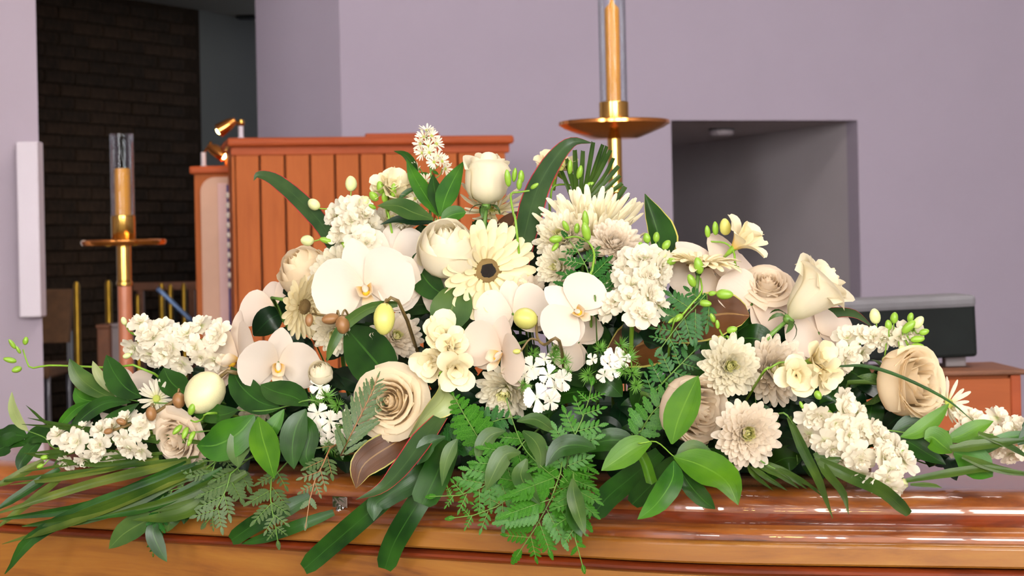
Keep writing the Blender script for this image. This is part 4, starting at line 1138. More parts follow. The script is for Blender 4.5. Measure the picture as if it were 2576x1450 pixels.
orchid(1455, 862, 78, (.1, -.2, .9), 'shaded pale orchid under the pointed sepal', roll=60, mat='orchid_blush', k=.0, fold=0, lip=False)
orchid(330, 1010, 90, (-.3, .1, .9), 'pale orchid half buried behind the small left daisy', roll=20, mat='orchid_blush', k=-.04, fold=0, lip=False)
# orchid bud sprays
orchid_spray('brown orchid spray with large pale bud at the lower left', [(600, 940), (540, 960), (455, 1000), (380, 1045), (310, 1075), (278, 1085)],
  [(516, 990, 112, 100, -.45, -.55, 'bud_cream'), (450, 1008, 40, 34, .1, -.9, 'bud_brown'), (380, 1042, 36, 28, .1, -.9, 'bud_brown'), (305, 1062, 26, 18, -.8, .3, 'bud_brown'), (272, 1086, 22, 16, -.9, -.2, 'bud_brown')], k=.06, r=6)
orchid_spray('brown orchid bud spray crossing under the large white orchid', [(1010, 772), (950, 778), (885, 795), (830, 795), (785, 790)],
  [(966, 803, 78, 54, -.05, -.95, 'bud_orchid'), (862, 818, 44, 36, .1, -.9, 'bud_brown'), (832, 803, 44, 28, -.9, -.1, 'bud_brown'), (778, 806, 32, 20, -.1, -.95, 'bud_brown')], k=.105, r=5)
orchid_spray('green orchid stalk with yellow green bud in the centre', [(1410, 868), (1370, 868), (1352, 850), (1350, 815)],
  [(1322, 802, 60, 54, -.9, .25, 'bud_orchid'), (1300, 885, 20, 14, -.9, 0, 'bud_orchid')], k=.10, r=5)
# ------------------------------------------------------------- gerberas
gerbera(1224, 682, 132, (.28, .06, .95), 'cream gerbera with black eye beside the round rose', k=.03)
gerbera(762, 772, 86, (.72, -.1, .6), 'cream gerbera seen side on at the left', k=.03, dark=False)
gerbera(1758, 672, 112, (.1, .95, .12), 'cream gerbera seen side on with green bracts at the right', k=.03, dark=False, bend=(28, -30))
mum(1235, 505, 108, (.0, .55, .75), 'cream spider chrysanthemum behind the upright rosebud', 'mum_cream', 60, k=-.035, kind='spider')
# ------------------------------------------------------------- chrysanthemums
mum(1490, 565, 172, (.0, .8, .6), 'large cream spider chrysanthemum with long quills near the top', 'mum_cream', 104, k=.0, kind='spider')
mum(1410, 590, 78, (-.3, .4, .85), 'white chrysanthemum under the spider quills behind the fern', 'mum_white', 80, k=.03)
mum(1548, 606, 72, (.1, .5, .85), 'pinkish white chrysanthemum ball right of the fern', 'mum_pink', 96, k=.05, core=False)
mum(1398, 672, 66, (-.55, .05, .8), 'white chrysanthemum facing left beside the central fern', 'mum_white', 70, k=.04)
mum(1838, 922, 86, (.05, .12, 1), 'white chrysanthemum with green centre above the right one', 'mum_white', 96, k=.045)
mum(1955, 930, 98, (.3, .15, .9), 'pinkish chrysanthemum behind the double freesia at the right', 'mum_pink', 96, k=.0)
mum(1882, 1092, 92, (.05, .05, 1), 'pinkish white chrysanthemum lowest at the right with green centre', 'mum_pink', 100, k=.055, open_=6)
mum(2398, 1010, 66, (.5, .4, .75), 'white daisy chrysanthemum beyond the right cream rose', 'mum_white', 30, k=-.01, kind='daisy')
mum(838, 690, 84, (-.5, .25, .8), 'white chrysanthemum behind the large moth orchid', 'mum_white', 84, k=.02)
mum(842, 838, 66, (-.1, -.2, .95), 'white chrysanthemum with lime centre below the large orchid', 'mum_white', 70, k=.03)
mum(1000, 845, 72, (.25, .25, .9), 'pinkish chrysanthemum behind the hanging yellow green bud', 'mum_pink', 70, k=.015)
mum(1268, 990, 84, (-.25, -.4, .85), 'cool white chrysanthemum low in the centre shade', 'mum_white', 76, k=.02)
mum(393, 1000, 50, (.1, .35, .9), 'small white daisy with lime centre at the left', 'mum_white', 26, k=.035, kind='daisy')
mum(985, 565, 84, (-.1, .7, .6), 'white chrysanthemum peeping over the pale left orchids', 'mum_white', 70, k=-.05)
mum(1315, 745, 74, (-.1, .3, .9), 'pinkish chrysanthemum between gerbera and yellow centred orchid', 'mum_pink', 64, k=.0)
mum(648, 1025, 58, (-.1, -.1, .9), 'white chrysanthemum peeping behind the left ruscus leaves', 'mum_white', 56, k=-.02)
# ------------------------------------------------------------- stock
PB, GB = 'bud_pale', 'bud_green'
stock([(560, 860), (480, 872), (400, 865), (330, 838)], 56, 17, 33, 'white stock spike pointing left against the candle stand', [(316, 818, 22, 16, -.3, .9, PB), (330, 893, 22, 16, -.8, -.2, PB)], k=.0, rad1=36)
stock([(370, 1090), (300, 1105), (220, 1120), (140, 1130)], 52, 17, 29, 'white stock spike at the far lower left under the palm blades', [(122, 1150, 20, 14, -.8, -.1, GB), (110, 1170, 18, 13, -.8, -.3, GB)], k=.035, rad1=40)
stock([(900, 625), (890, 580), (885, 545), (880, 520)], 52, 10, 38, 'white stock with open buds at the upper left', [(803, 525, 34, 30, -.7, .6, PB), (883, 482, 40, 32, 0, 1, PB), (790, 607, 34, 30, -.9, .1, PB), (905, 520, 34, 28, .6, .6, PB), (872, 598, 44, 26, -.1, -.9, GB), (840, 610, 38, 18, -.7, .2, GB), (925, 600, 26, 22, .4, .2, PB)], k=.0, rad1=40)
stock([(1590, 800), (1590, 740), (1610, 690), (1640, 645)], 76, 20, 37, 'white stock spike at the right of the central fern', [(1630, 612, 26, 20, -.2, 1, GB), (1650, 610, 26, 18, .1, 1, GB), (1668, 628, 28, 20, .6, .8, GB), (1655, 650, 26, 20, .5, .3, PB), (1676, 660, 26, 20, .8, .1, GB), (1620, 628, 22, 16, -.5, .8, GB)], k=.06, rad1=40)
stock([(2110, 900), (2150, 870), (2200, 850), (2260, 850), (2300, 830)], 46, 11, 34, 'white stock with green bud spike against the black box', [(2205, 815, 40, 30, -.2, 1, PB), (2248, 815, 30, 22, .1, 1, GB), (2236, 832, 28, 20, -.1, .9, GB), (2270, 838, 44, 24, .5, .5, GB), (2288, 812, 26, 18, .2, 1, GB), (2300, 826, 36, 26, .5, .7, PB), (2312, 840, 26, 18, .9, .3, GB), (2262, 872, 30, 20, .5, -.4, PB), (2290, 872, 34, 18, .9, 0, GB), (2226, 896, 26, 24, .2, -.9, GB), (2292, 885, 26, 14, .8, -.2, GB), (2290, 856, 36, 20, .9, .1, GB)], k=.01, rad1=-10)
stock([(2070, 1030), (2110, 1080), (2170, 1130), (2230, 1175), (2270, 1190)], 74, 26, 38, 'big white stock spike drooping over the right coffin edge', [(2240, 1152, 22, 18, .1, .8, GB), (2262, 1150, 22, 18, .4, .8, GB), (2255, 1180, 22, 18, .0, .6, GB), (2240, 1195, 24, 16, -.2, -.7, GB), (2270, 1205, 24, 18, .4, -.8, PB)], k=.035, rad1=46)
stock([(2400, 1090), (2460, 1085), (2530, 1100), (2590, 1115)], 48, 14, 34, 'white stock spike at the far right frame edge', [(2425, 1062, 18, 14, -.3, .9, GB)], k=-.015, rad1=42)
# ------------------------------------------------------------- freesias
freesia('double cream freesia cluster above the peach cream rose', [(1112, 835, 70, (-.05, .5, .9)), (1146, 868, 60, (.35, .25, .9)), (1150, 935, 62, (.15, -.2, .95)), (1082, 918, 60, (-.4, -.2, .9)), (1110, 880, 54, (-.2, .1, 1))], [(1095, 815, 24, 16, -.4, .8, 'bud_cream')], [(1110, 960), (1115, 930), (1125, 890), (1130, 850)], k=.06)
freesia('cream freesia with green buds at the upper left', [(1005, 470, 72, (.4, .7, .55)), (965, 470, 58, (-.6, .6, .55)), (985, 455, 56, (0, .8, .6))], [(962, 488, 34, 22, -.2, .9), (988, 498, 38, 18, .1, .9), (950, 505, 30, 22, -.5, .6), (968, 510, 28, 18, 0, .8), (946, 525, 22, 12, -.5, .3)], [(985, 580), (975, 545), (972, 515), (985, 480)], k=.0)
freesia('cream freesia at the very top beside the cut palm fan', [(1393, 405, 64, (.0, .9, .4)), (1378, 412, 50, (-.6, .6, .4)), (1410, 410, 50, (.5, .7, .4))], [(1408, 432, 36, 20, .3, .9, 'bud_orchid'), (1433, 440, 40, 16, .05, 1), (1455, 452, 38, 18, .2, .95), (1470, 472, 28, 14, .8, .4)], [(1385, 560), (1385, 510), (1392, 470), (1430, 465), (1465, 475)], k=-.045)
freesia('single cream freesia trumpet with buds before the grey recess', [(1882, 590, 70, (.62, .6, .35))], [(1826, 592, 44, 32, -.1, 1, 'bud_orchid'), (1800, 592, 36, 18, -.05, 1), (1781, 598, 32, 16, -.1, 1)], [(1860, 720), (1850, 670), (1846, 635), (1825, 612), (1785, 608)], k=-.02)
freesia('double cream freesia pair over the right chrysanthemums', [(2008, 945, 64, (-.05, .0, 1)), (2070, 900, 66, (.5, .2, .8)), (2085, 950, 54, (.5, -.4, .75))], [(2052, 984, 24, 20, .3, -.6), (2012, 1010, 20, 10, .3, -.8)], [(1915, 945), (1940, 925), (1965, 912), (1995, 915)], k=.08)
freesia('green freesia buds beside the upright rosebud', [], [(1280, 470, 44, 18, -.1, 1), (1292, 458, 36, 14, .15, 1), (1310, 462, 34, 18, .05, 1), (1305, 478, 30, 16, .1, .9), (1335, 475, 24, 12, .8, .5)], [(1302, 600), (1292, 540), (1285, 490), (1305, 484), (1332, 480)], k=.045)
freesia('arching green freesia buds in front of the white mums', [], [(1474, 578, 48, 18, -.05, 1), (1480, 606, 48, 24, -.2, .9), (1450, 588, 26, 16, .1, 1), (1430, 582, 30, 16, -.4, .8), (1415, 600, 34, 22, -.9, -.1), (1405, 612, 26, 14, -.6, -.7)], [(1485, 735), (1490, 680), (1495, 640), (1482, 612), (1450, 596), (1420, 600)], k=.085)
freesia('lime freesia buds over the brown magnolia leaf', [], [(1762, 690, 44, 26, -.2, .95), (1748, 722, 36, 22, -.4, .8), (1802, 740, 42, 28, .95, -.05), (1782, 740, 20, 14, .8, .1), (1760, 762, 30, 20, .8, -.1), (1718, 792, 30, 18, -.6, -.4), (1700, 800, 24, 10, -.8, -.5)], [(1690, 830), (1715, 795), (1740, 765), (1765, 735), (1762, 700)], k=.055)
freesia('thin green freesia bud stalk reaching out to the far left', [], [(40, 878, 30, 13, -.5, .8), (62, 868, 22, 16, .3, .9), (42, 910, 34, 16, -.95, .25), (55, 926, 26, 18, -.8, -.25), (52, 890, 22, 10, -.4, .8)], [(370, 930), (280, 926), (190, 922), (120, 920), (78, 926), (66, 905), (58, 880)], k=.0)
freesia('green freesia buds over the lower left blush rose', [], [(478, 1045, 32, 20, .3, .8), (458, 1070, 32, 16, -.6, -.6), (472, 1075, 32, 16, -.3, -.8), (490, 1085, 30, 14, -.4, -.8), (482, 1100, 24, 12, -.3, -.8)], [(540, 1040), (510, 1055), (492, 1062), (480, 1058)], k=.075)
freesia('tiny green freesia tips over the right chrysanthemums', [], [(1798, 812, 26, 14, -.4, .9), (1806, 828, 24, 12, -.1, .9), (1828, 834, 28, 20, .7, .2)], [(1830, 870), (1820, 850), (1810, 830)], k=.04)
# ------------------------------------------------------------- sweet william, asters
dianthus('white fringed sweet william with green bracts in the centre', [(1350, 1000, 36, (0, .05, 1)), (1340, 925, 32, (-.2, .3, .9)), (1380, 945, 30, (.2, .3, .9)), (1415, 955, 30, (.7, .0, .7)), (1370, 905, 24, (0, .7, .7)), (1395, 975, 30, (.4, -.2, .9)), (1320, 945, 26, (-.6, 0, .7)), (1385, 1010, 26, (.4, -.3, .8))], [(1390, 900, 30), (1420, 910, 28), (1315, 970, 28), (1340, 890, 26), (1385, 935, 24), (1430, 935, 22), (1400, 880, 26)], k=.05)
dianthus('small white sweet william with spiky green bracts right of centre', [(1545, 895, 26, (0, .4, .9)), (1560, 905, 26, (.3, .2, .9)), (1530, 905, 22, (-.3, .2, .9)), (1520, 945, 24, (-.1, -.5, .8)), (1540, 930, 22, (.1, 0, 1)), (1490, 905, 18, (-.6, .3, .6))], [(1580, 900, 34), (1560, 870, 30), (1590, 940, 34), (1510, 880, 28), (1480, 945, 30), (1570, 930, 28), (1600, 970, 28)], k=.035)
dianthus('white sweet william tuft left of the peach cream rose', [(805, 975, 28, (-.1, .1, 1)), (800, 1040, 30, (-.2, .1, .9)), (830, 1060, 28, (.3, 0, .9)), (805, 1080, 28, (-.3, -.2, .9)), (845, 1095, 24, (.3, -.2, .9)), (870, 1050, 24, (.4, .2, .8)), (825, 1110, 22, (0, -.5, .8)), (880, 1090, 22, (.5, 0, .8))], [(790, 1010, 30), (820, 1000, 32), (850, 1020, 30), (775, 1060, 28), (790, 1100, 30), (830, 1125, 28), (870, 1120, 26), (860, 1070, 26)], k=.035)
aster('tall white aster spray at the very top of the arrangement', [(1074, 328, 20, (0, .9, .4)), (1066, 345, 20, (-.5, .4, .7)), (1086, 342, 20, (.5, .5, .7)), (1058, 362, 20, (-.7, .2, .6)), (1078, 368, 19, (.1, .0, 1)), (1098, 362, 20, (.7, .3, .6)), (1062, 385, 19, (-.6, -.1, .7)), (1080, 384, 18, (.2, -.1, .9)), (1102, 395, 18, (.6, .3, .7)), (1092, 408, 19, (-.2, .1, .9)), (1112, 406, 19, (.6, .1, .7)), (1120, 425, 20, (.7, -.1, .6)), (1050, 425, 20, (-.7, .1, .6)), (1070, 455, 20, (-.2, .0, .9)), (1045, 500, 21, (-.4, -.2, .8)), (1010, 560, 20, (-.2, .4, .8)), (1060, 548, 20, (.2, .5, .8))],
  [(1085, 560), (1086, 500), (1084, 440), (1078, 380), (1074, 340)], [([(1082, 440), (1055, 435)], 9), ([(1085, 470), (1050, 462)], 10), ([(1088, 430), (1104, 440)], 9), ([(1084, 500), (1060, 490), (1035, 505)], 11)], k=-.005)

# ------------------------------------------------------------- foliage: straps and single leaves
RE = 'red_edge'
single('cordyline_leaf', 'dark red edged strap leaf curling out to the upper left', 'leaf', [(850, 640), (810, 565), (750, 500), (690, 452), (650, 440), (638, 455)], 46, 'leaf_cordyline', [(0, .7), (.3, 1), (.55, .8), (.8, .4), (.92, .15), (1, .02)], edge=RE, k=-.01, roll=12, fold=.3, n=18)
single('cordyline_leaf', 'dark red edged strap leaf arching over the top toward the candle', 'leaf', [(1300, 690), (1322, 580), (1350, 480), (1395, 400), (1440, 358), (1490, 360)], 66, 'leaf_cordyline', [(0, .7), (.3, 1), (.55, .75), (.75, .5), (.9, .2), (1, .02)], edge=RE, k=.005, roll=-14, fold=.3, n=20)
single('cordyline_leaf', 'red edged green strap leaf drooping below the peach cream rose', 'leaf', [(1110, 1050, -.01), (1070, 1100, .02), (1010, 1180, .05), (960, 1230, .07), (895, 1258, .075)], 60, 'leaf_cordyline', [(0, .6), (.3, 1), (.55, .8), (.8, .42), (1, .02)], edge=RE, k=.06, roll=-14, fold=.25, n=18)
single('cordyline_leaf', 'red edged strap leaf arching right under the leaning rosebud', 'leaf', [(1990, 850), (2040, 810), (2090, 788), (2150, 790), (2200, 828)], 34, 'leaf_cordyline', [(0, .6), (.4, 1), (.75, .6), (1, .03)], edge=RE, k=-.05, roll=-30, n=16)
single('strap_leaf', 'long dark strap leaf with cut end hanging over the coffin edge left of centre', 'leaf', [(1080, 1150, .0), (985, 1240, .03), (905, 1310, .02), (830, 1375, .0), (765, 1432, -.005)], 58, 'leaf_strap', 'cut', k=.012, roll=0, fold=.2, n=14)
single('strap_leaf', 'steep dark strap leaf with torn end hanging over the coffin edge', 'leaf', [(1130, 1120, .0), (1080, 1220, .02), (1030, 1300, .01), (990, 1370, .0), (968, 1432, -.005)], 60, 'leaf_strap', 'cut', k=.014, roll=5, fold=.2, n=14)
single('strap_leaf', 'glossy broad strap leaf with curled pointed tip below the peach rose', 'leaf', [(1130, 1090, .01), (1060, 1190, .04), (985, 1240, .05), (945, 1270, .05), (940, 1312, .045)], 62, 'leaf_strap', 'strap', k=.012, roll=10, fold=.25)
single('strap_leaf', 'short broad green strap with cut end right of the curled one', 'leaf', [(1130, 1110, .0), (1100, 1190, .03), (1062, 1270, .03)], 80, 'leaf_strap', 'cut', k=.04, roll=-10)
single('strap_leaf', 'green cut leaf blade lying low over the lid at the left of the screw', 'leaf', [(780, 1250, .0), (700, 1290, .02), (640, 1320, .02), (582, 1360, .015)], 46, 'leaf_strap', 'cut', k=.0, roll=10)
single('strap_leaf', 'thin pointed green blade low on the lid left of the screw', 'leaf', [(840, 1290, .0), (760, 1320, .01), (680, 1350, .012), (605, 1370, .01)], 32, 'leaf_strap', 'strap', k=.0, roll=5)
single('strap_leaf', 'dark glossy strap with cut end under the right pointing ruscus', 'leaf', [(1660, 1140, -.02), (1590, 1200, .0), (1530, 1250, .01), (1490, 1300, .012)], 62, 'leaf_strap', 'cut', k=.01, roll=0)
single('strap_leaf', 'dark broken strap beside the drooping ruscus leaf', 'leaf', [(1720, 1150, -.02), (1650, 1210, .0), (1590, 1270, .01)], 56, 'leaf_strap', 'cut', k=.008, roll=0)
single('cut_stem', 'bright green cut stem stub below the right ruscus leaf', 'stem', [(1605, 1130, .0), (1625, 1170, .02), (1640, 1220, .03)], 28, 'leaf_bright', [(0, .9), (1, 1)], k=.03, fold=.6)
# magnolia leaves
single('magnolia_leaf', 'upright dark glossy magnolia leaf with pale rim near the recess', 'leaf', [(1660, 650), (1655, 590), (1640, 540), (1622, 488)], 92, 'leaf_deep', [(0, .6), (.25, 1), (.5, .85), (.75, .5), (.9, .2), (1, .03)], edge='gold_edge', k=-.02, roll=-28, fold=.5)
single('magnolia_leaf', 'large brown backed magnolia leaf behind the right ferns', 'leaf', [(1520, 900), (1600, 870), (1690, 840), (1760, 800)], 150, 'leaf_brown', 'leaf', edge='gold_edge', k=-.03, roll=10)
single('magnolia_leaf', 'brown backed magnolia leaf under the right gerbera', 'leaf', [(1660, 850), (1740, 810), (1820, 790), (1885, 795)], 120, 'leaf_brown', 'oval', edge='gold_edge', k=.0, roll=-8)
single('magnolia_leaf', 'brown backed magnolia leaf between rosebud and arching strap', 'leaf', [(1290, 680), (1285, 620), (1290, 570), (1310, 530)], 95, 'leaf_brown', 'leaf', k=-.05, roll=10)
single('magnolia_leaf', 'brown magnolia leaf in shade below the peach cream rose', 'leaf', [(1060, 1080, .0), (985, 1120, .03), (915, 1170, .04), (895, 1230, .04)], 80, 'leaf_brown', 'leaf', edge='gold_edge', k=.0, roll=10)
single('magnolia_leaf', 'large dark glossy leaf left of the double freesia', 'leaf', [(985, 975), (960, 930), (910, 870), (868, 822)], 128, 'leaf_deep', 'leaf', k=.028, roll=22, fold=.2)
single('magnolia_leaf', 'yellow edged curling leaf right of the peach cream rose', 'leaf', [(1030, 1100, .02), (1075, 1045, .03), (1110, 1010, .03), (1122, 985, .02)], 80, 'leaf_pale', [(0, .1), (.3, .5), (.6, .9), (.85, 1), (.95, .6), (1, .1)], edge='gold_edge', k=.03, roll=-40, fold=.5)
single('rose_leaf', 'serrated dark rose leaf behind the round rose', 'leaf', [(1120, 745), (1085, 720), (1058, 680), (1056, 630)], 74, 'leaf_deep', 'oval', k=.045, roll=20)
single('rose_leaf', 'broad mid green rose leaf below the round rose', 'leaf', [(1150, 715), (1142, 760), (1128, 800), (1118, 838)], 104, 'leaf_grey', 'oval', k=.05, roll=0)
single('rose_leaf', 'small round green leaf left of the upright rosebud calyx', 'leaf', [(1110, 555), (1140, 540), (1172, 535)], 44, 'leaf_mid', 'oval', k=.03)
single('strap_leaf', 'slim dark leaf curving down over the white mum at the left', 'leaf', [(1000, 765, .0), (930, 775, .01), (865, 820, .01), (835, 870, .01), (822, 912, .0)], 30, 'leaf_grey', 'strap', k=.105, roll=30)
single('grass_blade', 'fine arching grass blade across the right cream rose', 'leaf', [(2110, 922), (2180, 922), (2270, 950), (2380, 1005), (2450, 1062)], 10, 'leaf_deep', 'blade', k=.085)
# top tuft of leaves
branch('ruscus_tuft', 'fan of bright green pointed leaves below the aster spray', 'foliage', [(1100, 600), (1102, 560), (1104, 535)], [
  ([(1105, 545), (1075, 500), (1045, 450), (1022, 400)], 44, 'leaf_mid', dict(prof='lance')), ([(1108, 545), (1098, 500), (1092, 470), (1088, 438)], 40, 'leaf_deep', dict(prof='lance')),
  ([(1108, 545), (1120, 500), (1140, 455), (1167, 405)], 56, 'leaf_mid', dict(prof='lance', k=.006)), ([(1090, 552), (1040, 535), (1000, 518), (948, 518)], 52, 'leaf_grey', dict(prof='lance', k=.012)),
  ([(1050, 470), (1040, 420), (1020, 390), (990, 380)], 22, 'leaf_deep', dict(prof='lance', k=-.01)), ([(1100, 560), (1050, 558), (1000, 552), (955, 566)], 24, 'leaf_dark', dict(prof='lance', k=.01)), ([(1060, 470), (1030, 480), (1010, 495), (1003, 512)], 14, 'leaf_deep', dict(prof='lance', k=.0))], k=.02)
# left ruscus
D, Mi, Br, Pa, Gr = 'leaf_deep', 'leaf_mid', 'leaf_bright', 'leaf_pale', 'leaf_grey'
branch('ruscus_branch', 'ruscus branch with broad upright leaves reaching left of the small daisy', 'foliage', [(520, 1000), (430, 1015), (350, 1010), (290, 1003), (230, 1010)], [
  ([(355, 1000), (315, 975), (285, 935), (267, 893)], 66, D, dict(roll=20, k=.01)), ([(290, 1003), (245, 985), (200, 950), (174, 902)], 62, Gr, dict(roll=-30)),
  ([(285, 1006), (235, 1010), (200, 1000), (188, 975)], 44, Mi, dict(roll=30, k=-.004)), ([(300, 1000), (265, 970), (245, 940), (233, 908)], 36, Pa, dict(roll=-40, k=-.01)),
  ([(480, 1000), (450, 980), (425, 955), (412, 925)], 70, D, dict(roll=-10, k=-.01)), ([(225, 1012), (190, 1030), (160, 1060), (145, 1080)], 26, Mi, dict(roll=20)),
  ([(350, 1015), (310, 1040), (270, 1065), (248, 1120)], 30, D, dict(roll=10, k=.01)), ([(330, 1012), (265, 1015), (210, 1050), (160, 1110)], 38, D, dict(roll=10, k=.012))], k=.03)
branch('ruscus_branch', 'pale curled ruscus leaves at the extreme left', 'foliage', [(170, 1130), (110, 1100), (70, 1085)], [
  ([(72, 1086), (48, 1060), (32, 1025), (30, 985)], 30, Pa, dict(roll=20)), ([(70, 1100), (40, 1095), (10, 1100), (-25, 1090)], 56, D, dict(roll=0)),
  ([(130, 1115), (110, 1100), (85, 1098), (60, 1112)], 58, D, dict(roll=-20)), ([(110, 1105), (80, 1130), (55, 1160), (45, 1185)], 40, D, {}), ([(70, 1120), (30, 1110), (0, 1130), (-40, 1120)], 50, D, {})], k=.0)
branch('ruscus_branch', 'ruscus branch with large glossy leaves in front of the left orchid', 'foliage', [(800, 1010), (740, 1018), (690, 1030), (640, 1035), (560, 1030)], [
  ([(705, 1028), (650, 1010), (605, 970), (581, 922)], 74, D, dict(roll=20)), ([(775, 1022), (740, 1000), (690, 985), (655, 968)], 70, D, dict(roll=-12, k=.006)),
  ([(640, 1045), (600, 1090), (545, 1120), (494, 1122)], 96, 'leaf_mid', dict(roll=10, k=.012)), ([(650, 1050), (660, 1100), (675, 1150), (690, 1205)], 74, Br, dict(roll=0, k=.018)),
  ([(650, 1048), (615, 1090), (598, 1140), (600, 1178)], 62, Gr, dict(roll=0, k=.004)), ([(770, 1030), (745, 1075), (735, 1130), (740, 1182)], 68, D, dict(roll=0, k=.006)),
  ([(600, 1032), (555, 1045), (510, 1035), (470, 1012)], 54, D, dict(roll=-10, k=.006)), ([(715, 1030), (690, 1070), (670, 1100), (660, 1140)], 44, Mi, dict(k=.002)), ([(760, 1040), (780, 1090), (770, 1150), (800, 1200)], 50, D, dict(k=-.006))], k=.062)
branch('ruscus_branch', 'dark ruscus twig hanging over the lid at the lower left', 'foliage', [(560, 1150), (500, 1200), (440, 1260), (395, 1300)], [
  ([(395, 1305), (360, 1315), (310, 1345), (273, 1382)], 62, Gr, dict(k=.01)), ([(392, 1305), (385, 1340), (400, 1380), (420, 1415)], 42, D, dict(k=.012)), ([(430, 1270), (405, 1260), (375, 1280), (355, 1300)], 52, D, {}),
  ([(470, 1230), (460, 1270), (430, 1310), (420, 1340)], 46, Gr, {}), ([(490, 1210), (500, 1260), (470, 1290), (462, 1320)], 44, D, {}), ([(440, 1225), (410, 1225), (370, 1260), (356, 1295)], 50, D, dict(k=-.006)), ([(540, 1170), (510, 1220), (480, 1240), (464, 1280)], 40, D, {})], k=.02)
# centre grey green drooping leaves
branch('nandina_branch', 'grey green drooping leaves on a thin stem below the centre', 'foliage', [(1275, 1000), (1290, 1060), (1320, 1130), (1380, 1190), (1420, 1215)], [
  ([(1270, 1085), (1235, 1095), (1210, 1125), (1198, 1160)], 44, Gr, dict(prof='lance')), ([(1315, 1085), (1345, 1110), (1360, 1145), (1357, 1185)], 46, Gr, dict(prof='lance')),
  ([(1310, 1140), (1270, 1145), (1240, 1195), (1222, 1235)], 52, Gr, dict(prof='lance', k=.006)), ([(1325, 1155), (1310, 1195), (1330, 1235), (1360, 1272)], 50, Gr, dict(prof='lance', k=.01)),
  ([(1500, 1130), (1450, 1120), (1405, 1130), (1372, 1175)], 54, D, dict(k=.012)), ([(1440, 1205), (1445, 1250), (1458, 1300), (1472, 1348)], 42, Gr, dict(prof='lance', k=.006)), ([(1430, 1260), (1440, 1300), (1455, 1330), (1463, 1352)], 36, D, dict(prof='lance')),
  ([(1150, 1105), (1135, 1130), (1120, 1170), (1112, 1225)], 36, Gr, dict(prof='lance')), ([(1120, 1100), (1080, 1115), (1060, 1150), (1050, 1170)], 44, D, dict(prof='lance')), ([(1300, 1060), (1345, 1055), (1380, 1075), (1400, 1095)], 36, Gr, dict(prof='lance'))], k=.085, sw=3)
# right ruscus
branch('ruscus_branch', 'bright ruscus branch with big leaf hanging at the right of centre', 'foliage', [(1600, 1115), (1650, 1112), (1690, 1145), (1700, 1150)], [
  ([(1640, 1115), (1600, 1125), (1555, 1155), (1512, 1185)], 66, Br, dict(k=.01)), ([(1695, 1150), (1760, 1170), (1825, 1210), (1857, 1272)], 92, Br, dict(k=.014)),
  ([(1695, 1160), (1690, 1210), (1650, 1270), (1603, 1308)], 62, 'leaf_mid', dict(k=.014, fold=.4)), ([(1700, 1150), (1730, 1130), (1760, 1130), (1800, 1150)], 40, Gr, dict(k=.0)),
  ([(1700, 1165), (1735, 1220), (1770, 1260), (1800, 1282)], 50, D, dict(k=-.002)), ([(1600, 1118), (1560, 1108), (1510, 1112), (1450, 1140)], 60, D, dict(k=-.006))], k=.06, stemmat='stem_lime')
single('ruscus_leaf', 'upright bright green leaf in front of the right blush rose', 'leaf', [(1690, 1118), (1705, 1060), (1730, 1000), (1757, 945)], 84, 'leaf_bright', 'leaf', k=.085, roll=10, fold=.15)
branch('ruscus_branch', 'ruscus branch with pointed leaves at the lower far right', 'foliage', [(2180, 1080), (2280, 1090), (2380, 1115), (2420, 1120)], [
  ([(2265, 1100), (2310, 1085), (2350, 1055), (2388, 1015)], 44, Br, dict(k=.01)), ([(2375, 1110), (2420, 1095), (2460, 1075), (2500, 1060)], 44, Br, dict(k=.006)),
  ([(2395, 1140), (2370, 1120), (2345, 1100), (2325, 1105)], 66, Br, dict(k=.012)), ([(2398, 1140), (2430, 1150), (2470, 1180), (2498, 1200)], 84, 'leaf_mid', dict(k=.012)),
  ([(2400, 1130), (2440, 1120), (2475, 1105), (2500, 1092)], 26, Br, dict(k=.008)), ([(2240, 1090), (2290, 1070), (2330, 1075), (2360, 1100)], 60, D, dict(k=-.01)), ([(2220, 1095), (2280, 1110), (2330, 1140), (2380, 1170)], 56, D, dict(k=-.012)),
  ([(2560, 1120), (2590, 1090), (2600, 1070), (2640, 1060)], 50, D, {}), ([(2420, 1140), (2470, 1130), (2540, 1100), (2620, 1090)], 34, Mi, dict(prof='blade'))], k=.02)
# ------------------------------------------------------------- palms and grass blades
def fan(base, tips_, w, **o): return [([base, ((base[0] + a) / 2, (base[1] + b) / 2 - o.get('sag', 6)), (a, b)], w) for a, b in tips_]
palm('cut palm fan standing beside the right candle stand', [(1430, 640), (1445, 560), (1460, 500)], [([(1452, 555), (1448, 490), (1424, 400)], 14), ([(1455, 545), (1450, 470), (1446, 378)], 13), ([(1458, 540), (1462, 460), (1466, 380)], 13), ([(1462, 520), (1478, 440), (1492, 358)], 13), ([(1466, 510), (1490, 440), (1516, 364)], 12), ([(1468, 505), (1500, 440), (1526, 368)], 11), ([(1470, 500), (1505, 440), (1536, 378)], 12), ([(1474, 500), (1520, 445), (1544, 398)], 11),
  ([(1478, 505), (1525, 455), (1556, 418)], 12), ([(1482, 512), (1530, 470), (1560, 442)], 12), ([(1486, 518), (1535, 485), (1566, 462)], 13), ([(1500, 560), (1545, 510), (1573, 470)], 14), ([(1510, 590), (1545, 540), (1580, 495)], 14), ([(1448, 560), (1438, 500), (1412, 430)], 12)], 12, k=-.03, prof=[(0, .5), (.3, .9), (.85, 1), (1, .85)])
